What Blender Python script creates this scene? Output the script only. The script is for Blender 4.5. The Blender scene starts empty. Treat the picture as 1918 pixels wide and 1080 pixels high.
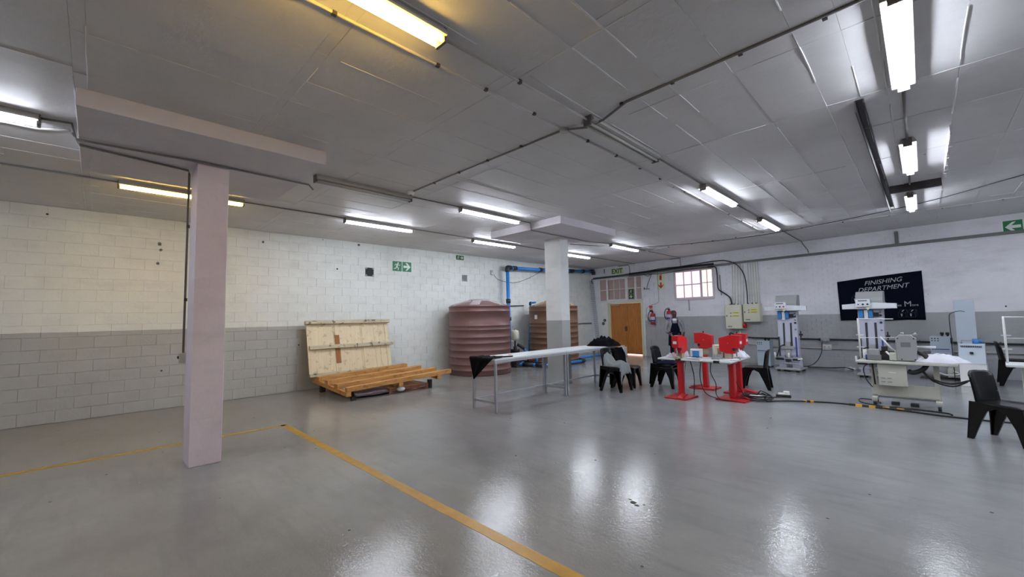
import bpy, math, random
from mathutils import Vector, Matrix
random.seed(7)
S = bpy.context.scene
COL = S.collection
R = math.radians
PI = math.pi

# ------------------------------------------------------------------ camera
FPX = 773.85
CH = 1.6
yaw, pitch, roll = 0.7818, 0.0703, -0.0211
fw = Vector((-math.sin(yaw) * math.cos(pitch), math.cos(yaw) * math.cos(pitch), math.sin(pitch)))
rt0 = Vector((math.cos(yaw), math.sin(yaw), 0)); up0 = rt0.cross(fw)
rt = math.cos(roll) * rt0 + math.sin(roll) * up0
up = -math.sin(roll) * rt0 + math.cos(roll) * up0
cd = bpy.data.cameras.new('camera'); cam = bpy.data.objects.new('camera', cd); COL.objects.link(cam)
cam.matrix_world = Matrix(((rt.x, up.x, -fw.x, 0), (rt.y, up.y, -fw.y, 0), (rt.z, up.z, -fw.z, CH), (0, 0, 0, 1)))
cd.sensor_width = 36; cd.sensor_fit = 'HORIZONTAL'; cd.lens = FPX / 1918 * 36
cd.clip_start = 0.05; cd.clip_end = 200
S.camera = cam

# ------------------------------------------------------------------ world, exposure, light strengths
w = bpy.data.worlds.new('world'); S.world = w; w.use_nodes = True
w.node_tree.nodes['Background'].inputs[0].default_value = (1.0, 0.9, 0.9, 1)
w.node_tree.nodes['Background'].inputs[1].default_value = 1.2
S.view_settings.view_transform = 'Standard'; S.view_settings.look = 'None'
S.view_settings.exposure = 1.0; S.view_settings.gamma = 1.0; S.view_settings.use_curve_mapping = False
WHITE_TUBE = 46.0
WARM_TUBE = 26.0

# ------------------------------------------------------------------ room constants
XL, YB, H = -10.468, 15.511, 3.667
WA = -0.10349                       # the back wall is not quite square to the left one
XR, YR = 7.5, -7.0
DADO = 1.512
UD = Vector((math.cos(WA), math.sin(WA), 0)); ND = Vector((math.sin(WA), -math.cos(WA), 0))
WO = Vector((XL, YB, 0))
def bw(u, d, z): return WO + UD * u + ND * d + Vector((0, 0, z))

# ------------------------------------------------------------------ materials
def lin(c): return tuple((x / 12.92 if x <= .04045 else ((x + .055) / 1.055) ** 2.4) for x in c)
def hx(s): return lin(tuple(int(s[i:i + 2], 16) / 255 for i in (0, 2, 4))) + (1,)
MATS = {}
def mat(name, color, rough=.5, metal=0, var=.12, scale=6, bump=0, bscale=40, emit=None, estr=0, coat=0, spec=.5):
    m = bpy.data.materials.new(name); m.use_nodes = True; nt = m.node_tree; n = nt.nodes; b = n['Principled BSDF']
    c = hx(color) if isinstance(color, str) else tuple(color) + (1,)
    tc = n.new('ShaderNodeTexCoord'); no = n.new('ShaderNodeTexNoise'); no.inputs['Scale'].default_value = scale
    no.inputs['Detail'].default_value = 5
    nt.links.new(tc.outputs['Object'], no.inputs['Vector'])
    mx = n.new('ShaderNodeMix'); mx.data_type = 'RGBA'
    mx.inputs[6].default_value = tuple(x * (1 - var) for x in c[:3]) + (1,)
    mx.inputs[7].default_value = tuple(min(1, x * (1 + var)) for x in c[:3]) + (1,)
    nt.links.new(no.outputs['Fac'], mx.inputs[0]); nt.links.new(mx.outputs[2], b.inputs['Base Color'])
    b.inputs['Roughness'].default_value = rough; b.inputs['Metallic'].default_value = metal
    b.inputs['Specular IOR Level'].default_value = spec
    if coat: b.inputs['Coat Weight'].default_value = coat
    if bump:
        n2 = n.new('ShaderNodeTexNoise'); n2.inputs['Scale'].default_value = bscale; n2.inputs['Detail'].default_value = 4
        nt.links.new(tc.outputs['Object'], n2.inputs['Vector'])
        bp = n.new('ShaderNodeBump'); bp.inputs['Strength'].default_value = bump; bp.inputs['Distance'].default_value = .01
        nt.links.new(n2.outputs['Fac'], bp.inputs['Height']); nt.links.new(bp.outputs['Normal'], b.inputs['Normal'])
    if emit:
        b.inputs['Emission Color'].default_value = hx(emit); b.inputs['Emission Strength'].default_value = estr
    MATS[name] = m
    return m

def paint(name, top, bottom=None, dirt=.25, rough=.62, bump=.25, scale=1.0, dark='5a554c', zsplit=DADO, low_dirt=True, spots=True, lim=None):
    """painted masonry: two coats split at the dado height, scuffs, stains and fine relief"""
    m = bpy.data.materials.new(name); m.use_nodes = True; nt = m.node_tree; n = nt.nodes; L = nt.links; b = n['Principled BSDF']
    g = n.new('ShaderNodeNewGeometry'); sp = n.new('ShaderNodeSeparateXYZ'); L.new(g.outputs['Position'], sp.inputs[0])
    base = n.new('ShaderNodeMix'); base.data_type = 'RGBA'
    base.inputs[6].default_value = hx(bottom or top); base.inputs[7].default_value = hx(top)
    nz = n.new('ShaderNodeTexNoise'); nz.inputs['Scale'].default_value = 2.0; L.new(g.outputs['Position'], nz.inputs['Vector'])
    ad = n.new('ShaderNodeMath'); ad.operation = 'MULTIPLY_ADD'; ad.inputs[1].default_value = .02; L.new(nz.outputs['Fac'], ad.inputs[0]); L.new(sp.outputs['Z'], ad.inputs[2])
    gt = n.new('ShaderNodeMath'); gt.operation = 'GREATER_THAN'; gt.inputs[1].default_value = zsplit + .01; L.new(ad.outputs[0], gt.inputs[0])
    fac = gt.outputs[0]
    if lim:      # the grey coat stops partway along this wall
        cmp_ = n.new('ShaderNodeMath'); cmp_.operation = lim[1]; cmp_.inputs[1].default_value = lim[2]; L.new(sp.outputs[lim[0]], cmp_.inputs[0])
        mxm = n.new('ShaderNodeMath'); mxm.operation = 'MAXIMUM'; L.new(gt.outputs[0], mxm.inputs[0]); L.new(cmp_.outputs[0], mxm.inputs[1]); fac = mxm.outputs[0]
    L.new(fac, base.inputs[0])
    n1 = n.new('ShaderNodeTexNoise'); n1.inputs['Scale'].default_value = .9 * scale; n1.inputs['Detail'].default_value = 8; n1.inputs['Roughness'].default_value = .65
    L.new(g.outputs['Position'], n1.inputs['Vector'])
    r1 = n.new('ShaderNodeMapRange'); r1.inputs[1].default_value = .42; r1.inputs[2].default_value = .78; r1.inputs[4].default_value = dirt
    L.new(n1.outputs['Fac'], r1.inputs[0])
    d1 = n.new('ShaderNodeMix'); d1.data_type = 'RGBA'; L.new(r1.outputs[0], d1.inputs[0]); L.new(base.outputs[2], d1.inputs[6]); d1.inputs[7].default_value = hx(dark)
    out = d1
    if low_dirt:
        mp = n.new('ShaderNodeMapping'); mp.inputs['Scale'].default_value = (.9, .9, 2.6); L.new(g.outputs['Position'], mp.inputs[0])
        n3 = n.new('ShaderNodeTexNoise'); n3.inputs['Scale'].default_value = 2.2; n3.inputs['Detail'].default_value = 6; L.new(mp.outputs[0], n3.inputs['Vector'])
        r3 = n.new('ShaderNodeMapRange'); r3.inputs[1].default_value = .52; r3.inputs[2].default_value = .8; r3.inputs[4].default_value = .2
        L.new(n3.outputs['Fac'], r3.inputs[0])
        d2 = n.new('ShaderNodeMix'); d2.data_type = 'RGBA'; L.new(r3.outputs[0], d2.inputs[0]); L.new(out.outputs[2], d2.inputs[6]); d2.inputs[7].default_value = hx('8b867b')
        out = d2
    if spots:
        vo = n.new('ShaderNodeTexVoronoi'); vo.inputs['Scale'].default_value = 1.3; L.new(g.outputs['Position'], vo.inputs['Vector'])
        ls = n.new('ShaderNodeMath'); ls.operation = 'LESS_THAN'; ls.inputs[1].default_value = .022; L.new(vo.outputs['Distance'], ls.inputs[0])
        d3 = n.new('ShaderNodeMix'); d3.data_type = 'RGBA'; L.new(ls.outputs[0], d3.inputs[0]); L.new(out.outputs[2], d3.inputs[6]); d3.inputs[7].default_value = hx('3a3733')
        out = d3
    L.new(out.outputs[2], b.inputs['Base Color'])
    b.inputs['Roughness'].default_value = rough; b.inputs['Specular IOR Level'].default_value = .35
    nb = n.new('ShaderNodeTexNoise'); nb.inputs['Scale'].default_value = 28; nb.inputs['Detail'].default_value = 6; L.new(g.outputs['Position'], nb.inputs['Vector'])
    nb2 = n.new('ShaderNodeTexNoise'); nb2.inputs['Scale'].default_value = 4; nb2.inputs['Detail'].default_value = 3; L.new(g.outputs['Position'], nb2.inputs['Vector'])
    sm = n.new('ShaderNodeMath'); sm.operation = 'MULTIPLY_ADD'; sm.inputs[1].default_value = 2.5; L.new(nb2.outputs['Fac'], sm.inputs[0]); L.new(nb.outputs['Fac'], sm.inputs[2])
    bp = n.new('ShaderNodeBump'); bp.inputs['Strength'].default_value = bump; bp.inputs['Distance'].default_value = .012
    L.new(sm.outputs[0], bp.inputs['Height']); L.new(bp.outputs['Normal'], b.inputs['Normal'])
    MATS[name] = m
    return m

def floor_material():
    m = bpy.data.materials.new('painted_floor'); m.use_nodes = True; nt = m.node_tree; n = nt.nodes; L = nt.links; b = n['Principled BSDF']
    g = n.new('ShaderNodeNewGeometry')
    def noise(sc, det=6, vec=None, ro=.6):
        t = n.new('ShaderNodeTexNoise'); t.inputs['Scale'].default_value = sc; t.inputs['Detail'].default_value = det; t.inputs['Roughness'].default_value = ro
        L.new(vec or g.outputs['Position'], t.inputs['Vector']); return t
    def mixc(f, a, c):
        x = n.new('ShaderNodeMix'); x.data_type = 'RGBA'
        L.new(f, x.inputs[0])
        if isinstance(a, tuple): x.inputs[6].default_value = a
        else: L.new(a, x.inputs[6])
        if isinstance(c, tuple): x.inputs[7].default_value = c
        else: L.new(c, x.inputs[7])
        return x.outputs[2]
    def rng(v, a, c, lo, hi):
        x = n.new('ShaderNodeMapRange'); x.inputs[1].default_value = a; x.inputs[2].default_value = c; x.inputs[3].default_value = lo; x.inputs[4].default_value = hi
        L.new(v, x.inputs[0]); return x.outputs[0]
    c = mixc(rng(noise(.55, 7).outputs['Fac'], .35, .7, 0, 1), hx('9a9b9b'), hx('7e7f80'))
    mp = n.new('ShaderNodeMapping'); mp.inputs['Rotation'].default_value = (0, 0, .5); mp.inputs['Scale'].default_value = (.6, 4, 1); L.new(g.outputs['Position'], mp.inputs[0])
    c = mixc(rng(noise(2.2, 8, mp.outputs[0]).outputs['Fac'], .5, .8, 0, .45), c, hx('77777a'))
    # the lane by the left wall is dustier
    sp = n.new('ShaderNodeSeparateXYZ'); L.new(g.outputs['Position'], sp.inputs[0])
    wob = n.new('ShaderNodeMath'); wob.operation = 'MULTIPLY_ADD'; wob.inputs[1].default_value = 1.6; L.new(noise(1.1, 4).outputs['Fac'], wob.inputs[0]); L.new(sp.outputs['X'], wob.inputs[2])
    c = mixc(rng(wob.outputs[0], -7.6, -5.4, .55, 0), c, hx('918b7e'))
    v = n.new('ShaderNodeTexVoronoi'); v.inputs['Scale'].default_value = 3.1; L.new(g.outputs['Position'], v.inputs['Vector'])
    ls = n.new('ShaderNodeMath'); ls.operation = 'LESS_THAN'; ls.inputs[1].default_value = .04; L.new(v.outputs['Distance'], ls.inputs[0])
    c = mixc(ls.outputs[0], c, hx('44423f'))
    L.new(c, b.inputs['Base Color'])
    L.new(rng(noise(1.7, 7).outputs['Fac'], .3, .75, .07, .17), b.inputs['Roughness'])
    b.inputs['Specular IOR Level'].default_value = .3
    a1 = noise(34, 3); a2 = noise(7, 4); a3 = noise(90, 2)
    s1 = n.new('ShaderNodeMath'); s1.operation = 'MULTIPLY_ADD'; s1.inputs[1].default_value = 1.4; L.new(a2.outputs['Fac'], s1.inputs[0]); L.new(a1.outputs['Fac'], s1.inputs[2])
    s2 = n.new('ShaderNodeMath'); s2.operation = 'MULTIPLY_ADD'; s2.inputs[1].default_value = .45; L.new(a3.outputs['Fac'], s2.inputs[0]); L.new(s1.outputs[0], s2.inputs[2])
    bp = n.new('ShaderNodeBump'); bp.inputs['Strength'].default_value = .5; bp.inputs['Distance'].default_value = .0026
    L.new(s2.outputs[0], bp.inputs['Height']); L.new(bp.outputs['Normal'], b.inputs['Normal'])
    return m

def wood(name, c1, c2, axis=2, sc=3, rough=.45, dark=None, damt=.5):
    m = bpy.data.materials.new(name); m.use_nodes = True; nt = m.node_tree; n = nt.nodes; L = nt.links; b = n['Principled BSDF']
    tc = n.new('ShaderNodeTexCoord'); mp = n.new('ShaderNodeMapping')
    s = [14, 14, 14]; s[axis] = 1.1; mp.inputs['Scale'].default_value = s
    L.new(tc.outputs['Object'], mp.inputs[0])
    t = n.new('ShaderNodeTexNoise'); t.inputs['Scale'].default_value = sc; t.inputs['Detail'].default_value = 7; L.new(mp.outputs[0], t.inputs['Vector'])
    x = n.new('ShaderNodeMix'); x.data_type = 'RGBA'; x.inputs[6].default_value = hx(c1); x.inputs[7].default_value = hx(c2)
    r = n.new('ShaderNodeMapRange'); r.inputs[1].default_value = .35; r.inputs[2].default_value = .65; L.new(t.outputs['Fac'], r.inputs[0]); L.new(r.outputs[0], x.inputs[0])
    o = x.outputs[2]
    if dark:
        t2 = n.new('ShaderNodeTexNoise'); t2.inputs['Scale'].default_value = 9; t2.inputs['Detail'].default_value = 8; L.new(tc.outputs['Object'], t2.inputs['Vector'])
        r2 = n.new('ShaderNodeMapRange'); r2.inputs[1].default_value = .56; r2.inputs[2].default_value = .66; r2.inputs[4].default_value = damt; L.new(t2.outputs['Fac'], r2.inputs[0])
        y = n.new('ShaderNodeMix'); y.data_type = 'RGBA'; L.new(r2.outputs[0], y.inputs[0]); L.new(o, y.inputs[6]); y.inputs[7].default_value = hx(dark); o = y.outputs[2]
    L.new(o, b.inputs['Base Color']); b.inputs['Roughness'].default_value = rough
    MATS[name] = m
    return m

M_BLOCK = paint('left_wall_paint', 'e6e9e4', 'b0b1ae', dirt=.16, lim=('Y', 'GREATER_THAN', 4.62))
M_BACK = paint('back_wall_paint', 'ededf2', 'b0b2b4', dirt=.2, dark='837d78', lim=('X', 'LESS_THAN', -7.79))
M_SIDE = paint('plain_wall_paint', 'd8d8d6', '9fa1a1', dirt=.2)
M_CEIL = paint('ceiling_paint', 'dad8d8', None, dirt=.35, dark='a29e99', scale=.8, bump=.18, rough=.55, low_dirt=False)
M_CAP = paint('capital_paint', 'd8d3d8', None, dirt=.25, dark='8d8384', bump=.3, low_dirt=False)
M_COL1 = paint('lilac_column_paint', 'e6dbe4', None, dirt=.3, dark='a08f95', bump=.25)
M_COL2 = paint('column_two_tone_paint', 'dfe0df', 'a6a9a8', dirt=.15, bump=.2)
M_FLOOR = floor_material()
M_YEL = mat('yellow_floor_paint', 'b88c12', .4, var=.28, scale=9)
M_TUBEW = mat('tube_white_lit', 'ffffff', .3, emit='eaf1ff', estr=WHITE_TUBE, var=0)
M_TUBEY = mat('tube_warm_lit', 'ffe9a0', .3, emit='ffcd58', estr=WARM_TUBE, var=0)
M_TUBEOFF = mat('tube_unlit', 'c9c8c2', .25, var=.03)
M_FIXT = mat('fixture_enamel', 'b8b5b0', .4, var=.05)
M_FIXD = mat('fixture_cap_grey', '6f6a66', .5)
M_COND = mat('conduit_white', 'b9b4b1', .45)
M_CONDG = mat('conduit_galvanised', '7c7875', .45, .3)
M_CLIP = mat('saddle_clip_dark', '4a4642', .5, .4)
M_BLACK = mat('black_cable', '141416', .45)
M_GALV = mat('galvanised_steel', '6f6e6e', .5, .4)
M_STEEL = mat('painted_grey_steel', 'a0a3a8', .4, .15)
M_DSTEEL = mat('dark_steel', '3c3738', .5, .3)
M_WHITEP = mat('white_plastic', 'e6e6e4', .35)
M_TANK = mat('mauve_brown_polyethylene', '75544f', .4, var=.07, scale=3, bump=.06)
M_TANK2 = mat('tan_brown_polyethylene', '74543f', .42, var=.1, scale=3, bump=.06)
M_TLID = mat('tank_dusty_lit_lid', 'a39b9b', .55)  # paler grey holds the light reflected off the dusty top
M_TLID2 = mat('tank_tan_lid', '9c8064', .55)
M_BLUE = mat('blue_pvc', '2f86d6', .35, var=.06)
M_BFIT = mat('black_pipe_fitting', '25282d', .45)
M_RED = mat('red_machine_enamel', 'c4101a', .35, var=.05, coat=.3)
M_REDD = mat('red_base_enamel', 'b3121d', .4, var=.18, scale=14)
M_CHAIR = mat('black_moulded_plastic', '08070a', .24, var=.1, bump=.03, spec=.35)
M_TOP = mat('white_laminate', 'e2e6e6', .35, var=.03)
M_EDGE = mat('table_steel_edge', 'b0b4b8', .35, .15)
M_CLOTHB = mat('black_cloth', '0c0c10', .85, spec=.08, bump=.3, bscale=120)
M_CLOTHG = mat('grey_jersey', '84888a', .9, bump=.3, bscale=150)
M_CLOTHN = mat('navy_cloth', '10162c', .85, spec=.08, bump=.3, bscale=120)
M_CLOTHW = mat('white_cloth', 'dfe1ea', .85, bump=.4, bscale=60)
M_CREAM = mat('cream_machine_enamel', 'c3c4b8', .42, var=.05)
M_MLIL = mat('pale_lilac_machine_enamel', 'b9bccb', .4, var=.04)
M_MWHT = mat('white_machine_enamel', 'dfe3e8', .38, var=.03)
M_MGRY = mat('grey_machine_enamel', '9b9c9c', .45, var=.05)
M_SLOT = mat('dark_slot', '35343a', .6)
M_MBLU = mat('blue_machine_block', '3a7fc0', .4)
M_PALEB = mat('pale_blue_grey_enamel', 'b2bfca', .42, var=.04)
M_CBOX = mat('ivory_enclosure_enamel', 'd9d8c4', .4, var=.03)
M_DOOR = wood('varnished_door_wood', 'cd8640', 'ad6c2c', 2, 3, .38)
M_FRAME = mat('cream_door_frame', 'd9d6b4', .5)
M_WFR = mat('window_frame_paint', 'd8ccd2', .5)
M_PANE = mat('frosted_pane_daylit', 'f3dfe8', .3, emit='ffe6f0', estr=.46, var=.1, scale=3)
M_PANE2 = mat('frosted_pane_warm_daylit', 'f8ead8', .3, emit='fff0dc', estr=.52, var=.1, scale=3)
M_FANP = mat('pinkish_fanlight_pane', 'b89f99', .25, var=.15, scale=5)
M_CRATE = wood('cream_painted_crate_board', 'e2d4b4', 'dac9a4', 2, 2, .7, dark='6b5f4b', damt=.35)
M_CRATEB = wood('weathered_cream_batten', 'cfc4a6', 'b3a98d', 1, 2, .75, dark='37322b', damt=.9)
M_BARE = mat('bare_brown_board', '96602f', .7)
M_PINE = wood('orange_pine', 'd09a57', 'b37d42', 1, 2.2, .6, dark='7a4a20', damt=.5)
M_CARD = mat('brown_cardboard', '8a5d36', .8)
M_GREEN = mat('sign_green', '12784a', .45, var=.03)
M_DGREEN = mat('sign_dark_green', '0e4a2c', .45, var=.03)
M_LUM = mat('photoluminescent_cream', 'd7e3b8', .5, var=.03)
M_SIGNW = mat('sign_white', 'e8efe8', .5, var=.02)
M_SRED = mat('sign_red', 'c21f26', .4, var=.03)
M_EXT = mat('extinguisher_red', 'b5121c', .3, coat=.4)
M_LABEL = mat('extinguisher_label', 'c9c4d8', .5)
M_LBLUE = mat('label_blue', '27408f', .5)
M_YLAB = mat('yellow_warning_label', 'd8d23a', .5)
M_GLAB = mat('grey_label', '77787a', .5)
M_BANNER = mat('navy_banner_cloth', '0b0f1e', .9, spec=.08, bump=.1)
M_BTXT = mat('banner_grey_lettering', 'a9acb3', .8)
M_BTXT2 = mat('banner_faint_line', '3b404e', .8)
M_SKIN = mat('dark_brown_skin', '4e3127', .5, var=.06)
M_HOOD = mat('grey_hoodie', '8c8c90', .9, bump=.3, bscale=150)
M_TEE = mat('white_tshirt', 'cfd3dc', .9)
M_APRON = mat('navy_bib', '10121f', .85, spec=.08)
M_TROU = mat('dark_navy_trousers', '141728', .85, spec=.08)
M_PAPER = mat('white_paper', 'e3e5ee', .8, var=.03)
M_DARK = mat('dark_rubber', '1c1c1e', .6)
M_PLATE = mat('black_wall_plate', '1d1e22', .6)
M_HAZ = mat('hazard_yellow_tape', 'd39a22', .5)
M_PLASTIC = mat('plastic_wrap_grey_brown', '5b4d52', .25, var=.4, scale=12, bump=.5, bscale=20)
M_TAN = mat('tan_grey_metal', 'a99c86', .5)
M_SKY = mat('daylight_under_door', 'ffe9e4', .5, emit='ffe1da', estr=.9)

# ------------------------------------------------------------------ mesh builder
class MB:
    def __init__(s): s.v = []; s.f = []; s.sm = []
    def add(s, vs, fs, smooth=False, mx=None):
        o = len(s.v)
        s.v += [tuple(mx @ Vector(p)) if mx else tuple(p) for p in vs]
        s.f += [tuple(i + o for i in f) for f in fs]; s.sm += [smooth] * len(fs)
        return s
    def box(s, x0, x1, y0, y1, z0, z1, mx=None):
        vs = [(x0, y0, z0), (x1, y0, z0), (x1, y1, z0), (x0, y1, z0), (x0, y0, z1), (x1, y0, z1), (x1, y1, z1), (x0, y1, z1)]
        return s.add(vs, [(0, 3, 2, 1), (4, 5, 6, 7), (0, 1, 5, 4), (1, 2, 6, 5), (2, 3, 7, 6), (3, 0, 4, 7)], False, mx)
    def cb(s, c, d, mx=None):
        return s.box(c[0] - d[0] / 2, c[0] + d[0] / 2, c[1] - d[1] / 2, c[1] + d[1] / 2, c[2] - d[2] / 2, c[2] + d[2] / 2, mx)
    def tube(s, pts, r, n=8, caps=True, rs=None):
        P = [Vector(p) for p in pts]; o = len(s.v); k = len(P)
        prev = None
        for i, p in enumerate(P):
            t = (P[min(i + 1, k - 1)] - P[max(i - 1, 0)]).normalized()
            a = prev if prev is not None and abs(prev.dot(t)) < .95 else (Vector((0, 0, 1)) if abs(t.z) < .9 else Vector((1, 0, 0)))
            x = t.cross(a).normalized(); y = x.cross(t).normalized(); prev = y
            rr = rs[i] if rs else r
            for j in range(n):
                q = p + (x * math.cos(2 * PI * j / n) + y * math.sin(2 * PI * j / n)) * rr
                s.v.append(tuple(q))
        for i in range(k - 1):
            for j in range(n):
                s.f.append((o + i * n + j, o + i * n + (j + 1) % n, o + (i + 1) * n + (j + 1) % n, o + (i + 1) * n + j)); s.sm.append(True)
        if caps:
            s.f.append(tuple(o + j for j in range(n))[::-1]); s.sm.append(False)
            s.f.append(tuple(o + (k - 1) * n + j for j in range(n))); s.sm.append(False)
        return s
    def cyl(s, p, q, r, n=12, r2=None): return s.tube([p, q], r, n, True, [r, r if r2 is None else r2])
    def lathe(s, prof, c=(0, 0, 0), n=24, smooth=True):
        o = len(s.v); k = len(prof)
        for r, z in prof:
            for j in range(n):
                s.v.append((c[0] + r * math.cos(2 * PI * j / n), c[1] + r * math.sin(2 * PI * j / n), c[2] + z))
        for i in range(k - 1):
            for j in range(n):
                s.f.append((o + i * n + j, o + i * n + (j + 1) % n, o + (i + 1) * n + (j + 1) % n, o + (i + 1) * n + j)); s.sm.append(smooth)
        s.f.append(tuple(o + j for j in range(n))[::-1]); s.sm.append(False)
        s.f.append(tuple(o + (k - 1) * n + j for j in range(n))); s.sm.append(False)
        return s
    def prism(s, poly, a, b, plane='yz'):
        """polygon in a plane, extruded from a to b along the remaining axis"""
        n = len(poly)
        def P(p, t): return {'yz': (t, p[0], p[1]), 'xz': (p[0], t, p[1]), 'xy': (p[0], p[1], t)}[plane]
        vs = [P(p, a) for p in poly] + [P(p, b) for p in poly]
        fs = [tuple(range(n))[::-1], tuple(range(n, 2 * n))] + [(i, (i + 1) % n, n + (i + 1) % n, n + i) for i in range(n)]
        return s.add(vs, fs)
    def ball(s, c, r, n=12, m=8):
        rr = r if isinstance(r, (tuple, list)) else (r, r, r)
        vs = []; fs = []
        for i in range(m + 1):
            a = PI * i / m
            for j in range(n):
                b = 2 * PI * j / n
                vs.append((c[0] + rr[0] * math.sin(a) * math.cos(b), c[1] + rr[1] * math.sin(a) * math.sin(b), c[2] + rr[2] * math.cos(a)))
        for i in range(m):
            for j in range(n): fs.append((i * n + j, (i + 1) * n + j, (i + 1) * n + (j + 1) % n, i * n + (j + 1) % n))
        return s.add(vs, fs, True)
    def sheet(s, fn, nu, nv, thick=.004):
        """closed thin sheet from fn(u,v) -> point"""
        g = [[Vector(fn(i / nu, j / nv)) for j in range(nv + 1)] for i in range(nu + 1)]
        o = len(s.v)
        nrm = []
        for i in range(nu + 1):
            for j in range(nv + 1):
                a = g[min(i + 1, nu)][j] - g[max(i - 1, 0)][j]; b = g[i][min(j + 1, nv)] - g[i][max(j - 1, 0)]
                q = a.cross(b); nrm.append(q.normalized() if q.length > 1e-9 else Vector((0, 0, 1)))
        W = nv + 1; T = (nu + 1) * W
        for i in range(nu + 1):
            for j in range(W): s.v.append(tuple(g[i][j]))
        for i in range(nu + 1):
            for j in range(W): s.v.append(tuple(g[i][j] - nrm[i * W + j] * thick))
        def q(a, b, c, d): s.f.append((o + a, o + b, o + c, o + d)); s.sm.append(True)
        for i in range(nu):
            for j in range(nv):
                a = i * W + j
                q(a, a + W, a + W + 1, a + 1); q(T + a, T + a + 1, T + a + W + 1, T + a + W)
        for i in range(nu):
            a = i * W; q(a, T + a, T + a + W, a + W)
            a = i * W + nv; q(a, a + W, T + a + W, T + a)
        for j in range(nv):
            a = j; q(a, a + 1, T + a + 1, T + a)
            a = nu * W + j; q(a, T + a, T + a + 1, a + 1)
        return s
    def build(s, name, m, parent=None, bevel=0, loc=None):
        me = bpy.data.meshes.new(name); me.from_pydata(s.v, [], s.f)
        me.polygons.foreach_set('use_smooth', s.sm); me.materials.append(m); me.update()
        o = bpy.data.objects.new(name, me); COL.objects.link(o)
        if parent: o.parent = parent
        if loc: o.location = loc
        if bevel:
            b = o.modifiers.new('bevel', 'BEVEL'); b.width = bevel; b.segments = 2; b.limit_method = 'ANGLE'; b.angle_limit = R(50)
        return o

def tag(o, label=None, cat=None, group=None, kind=None):
    if label: o['label'] = label
    if cat: o['category'] = cat
    if group: o['group'] = group
    if kind: o['kind'] = kind
    return o
def thing(name, label, cat, loc=(0, 0, 0), rz=0, group=None, kind=None, rx=0, ry=0):
    o = bpy.data.objects.new(name, None); COL.objects.link(o); o.location = loc; o.rotation_euler = (rx, ry, rz)
    o.empty_display_size = .1
    return tag(o, label, cat, group, kind)
def on_back(name, label, cat, u, d, z, group=None, **k): return thing(name, label, cat, bw(u, d, z), WA, group, **k)
def on_left(name, label, cat, y, z, d=0, group=None, **k): return thing(name, label, cat, (XL + d, y, z), PI / 2, group, **k)
def dup(root, loc=None, rz=None, label=None):
    r = root.copy(); COL.objects.link(r)
    if loc is not None: r.location = loc
    if rz is not None: r.rotation_euler = (r.rotation_euler[0], r.rotation_euler[1], rz)
    if label: r['label'] = label
    for ch in list(root.children):
        c = ch.copy(); COL.objects.link(c); c.parent = r
        for g in list(ch.children):
            d = g.copy(); COL.objects.link(d); d.parent = c
    return r
def text(name, body, size, m, parent, loc, rot=(PI / 2, 0, 0), shear=0, align='CENTER', ext=.0015, sx=1, bold=0):
    c = bpy.data.curves.new(name, 'FONT'); c.body = body; c.size = size; c.align_x = align; c.align_y = 'CENTER'; c.extrude = ext; c.shear = shear
    c.offset = bold
    t = bpy.data.objects.new(name, c); me = bpy.data.meshes.new_from_object(t); bpy.data.objects.remove(t)
    me.materials.clear(); me.materials.append(m)
    o = bpy.data.objects.new(name, me); COL.objects.link(o); o.parent = parent; o.location = loc; o.rotation_euler = rot; o.scale = (sx, 1, 1)
    return o
def smooth_path(pts, k=6):
    P = [Vector(p) for p in pts]; out = []
    for i in range(len(P) - 1):
        a, b, c, d = P[max(i - 1, 0)], P[i], P[i + 1], P[min(i + 2, len(P) - 1)]
        for j in range(k):
            t = j / k
            out.append(.5 * ((2 * b) + (c - a) * t + (2 * a - 5 * b + 4 * c - d) * t * t + (3 * b - a - 3 * c + d) * t ** 3))
    out.append(P[-1]); return out

# ================================================================== THE ROOM
# ---- floor
fl = MB().box(XL - .3, XR + .3, YR - .3, YB + .5, -.2, 0).build('floor', M_FLOOR); tag(fl, kind='structure')
def strip(a, b, wd, name='yellow_line'):
    a = Vector(a); b = Vector(b); n = (b - a).normalized(); s = Vector((-n.y, n.x, 0)) * wd / 2
    k = max(2, int((b - a).length / .12)); vs = []; fs = []
    for i in range(k + 1):
        p = a + (b - a) * i / k
        j1 = random.uniform(-.003, .003); j2 = random.uniform(-.003, .003)
        vs += [tuple(p + s * (1 + j1 / wd * 2)), tuple(p - s * (1 + j2 / wd * 2))]
    for z in (0, 1): pass
    top = [(x, y, .0018) for x, y, _ in vs]; bot = [(x, y, -.001) for x, y, _ in vs]; N = len(top)
    for i in range(k):
        q = i * 2; fs += [(q, q + 1, q + 3, q + 2), (N + q, N + q + 2, N + q + 3, N + q + 1), (q, q + 2, N + q + 2, N + q), (q + 1, N + q + 1, N + q + 3, q + 3)]
    o = MB().add(top + bot, fs).build(name, M_YEL, fl); return o
strip((-7.24, 2.13, 0), (3.0, 2.13, 0), .1)
strip((-7.19, 2.15, 0), (-7.25, -3.0, 0), .085)

cp_ = MB()
for k, (x, y, s_) in enumerate(((-1.87, 3.30, .035), (-1.82, 3.27, .02), (-1.92, 3.34, .014), (-1.78, 3.32, .012))):
    cp_.prism([(x + s_ * math.cos(a * PI / 4) * random.uniform(.6, 1.3), y + s_ * math.sin(a * PI / 4) * random.uniform(.5, .9)) for a in range(8)], -.001, .0012, 'xy')
cp_.build('floor_chip', mat('bare_concrete_chip', '4a4640', .8), fl)['label'] = 'dark chipped spot in the grey floor paint'
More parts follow.
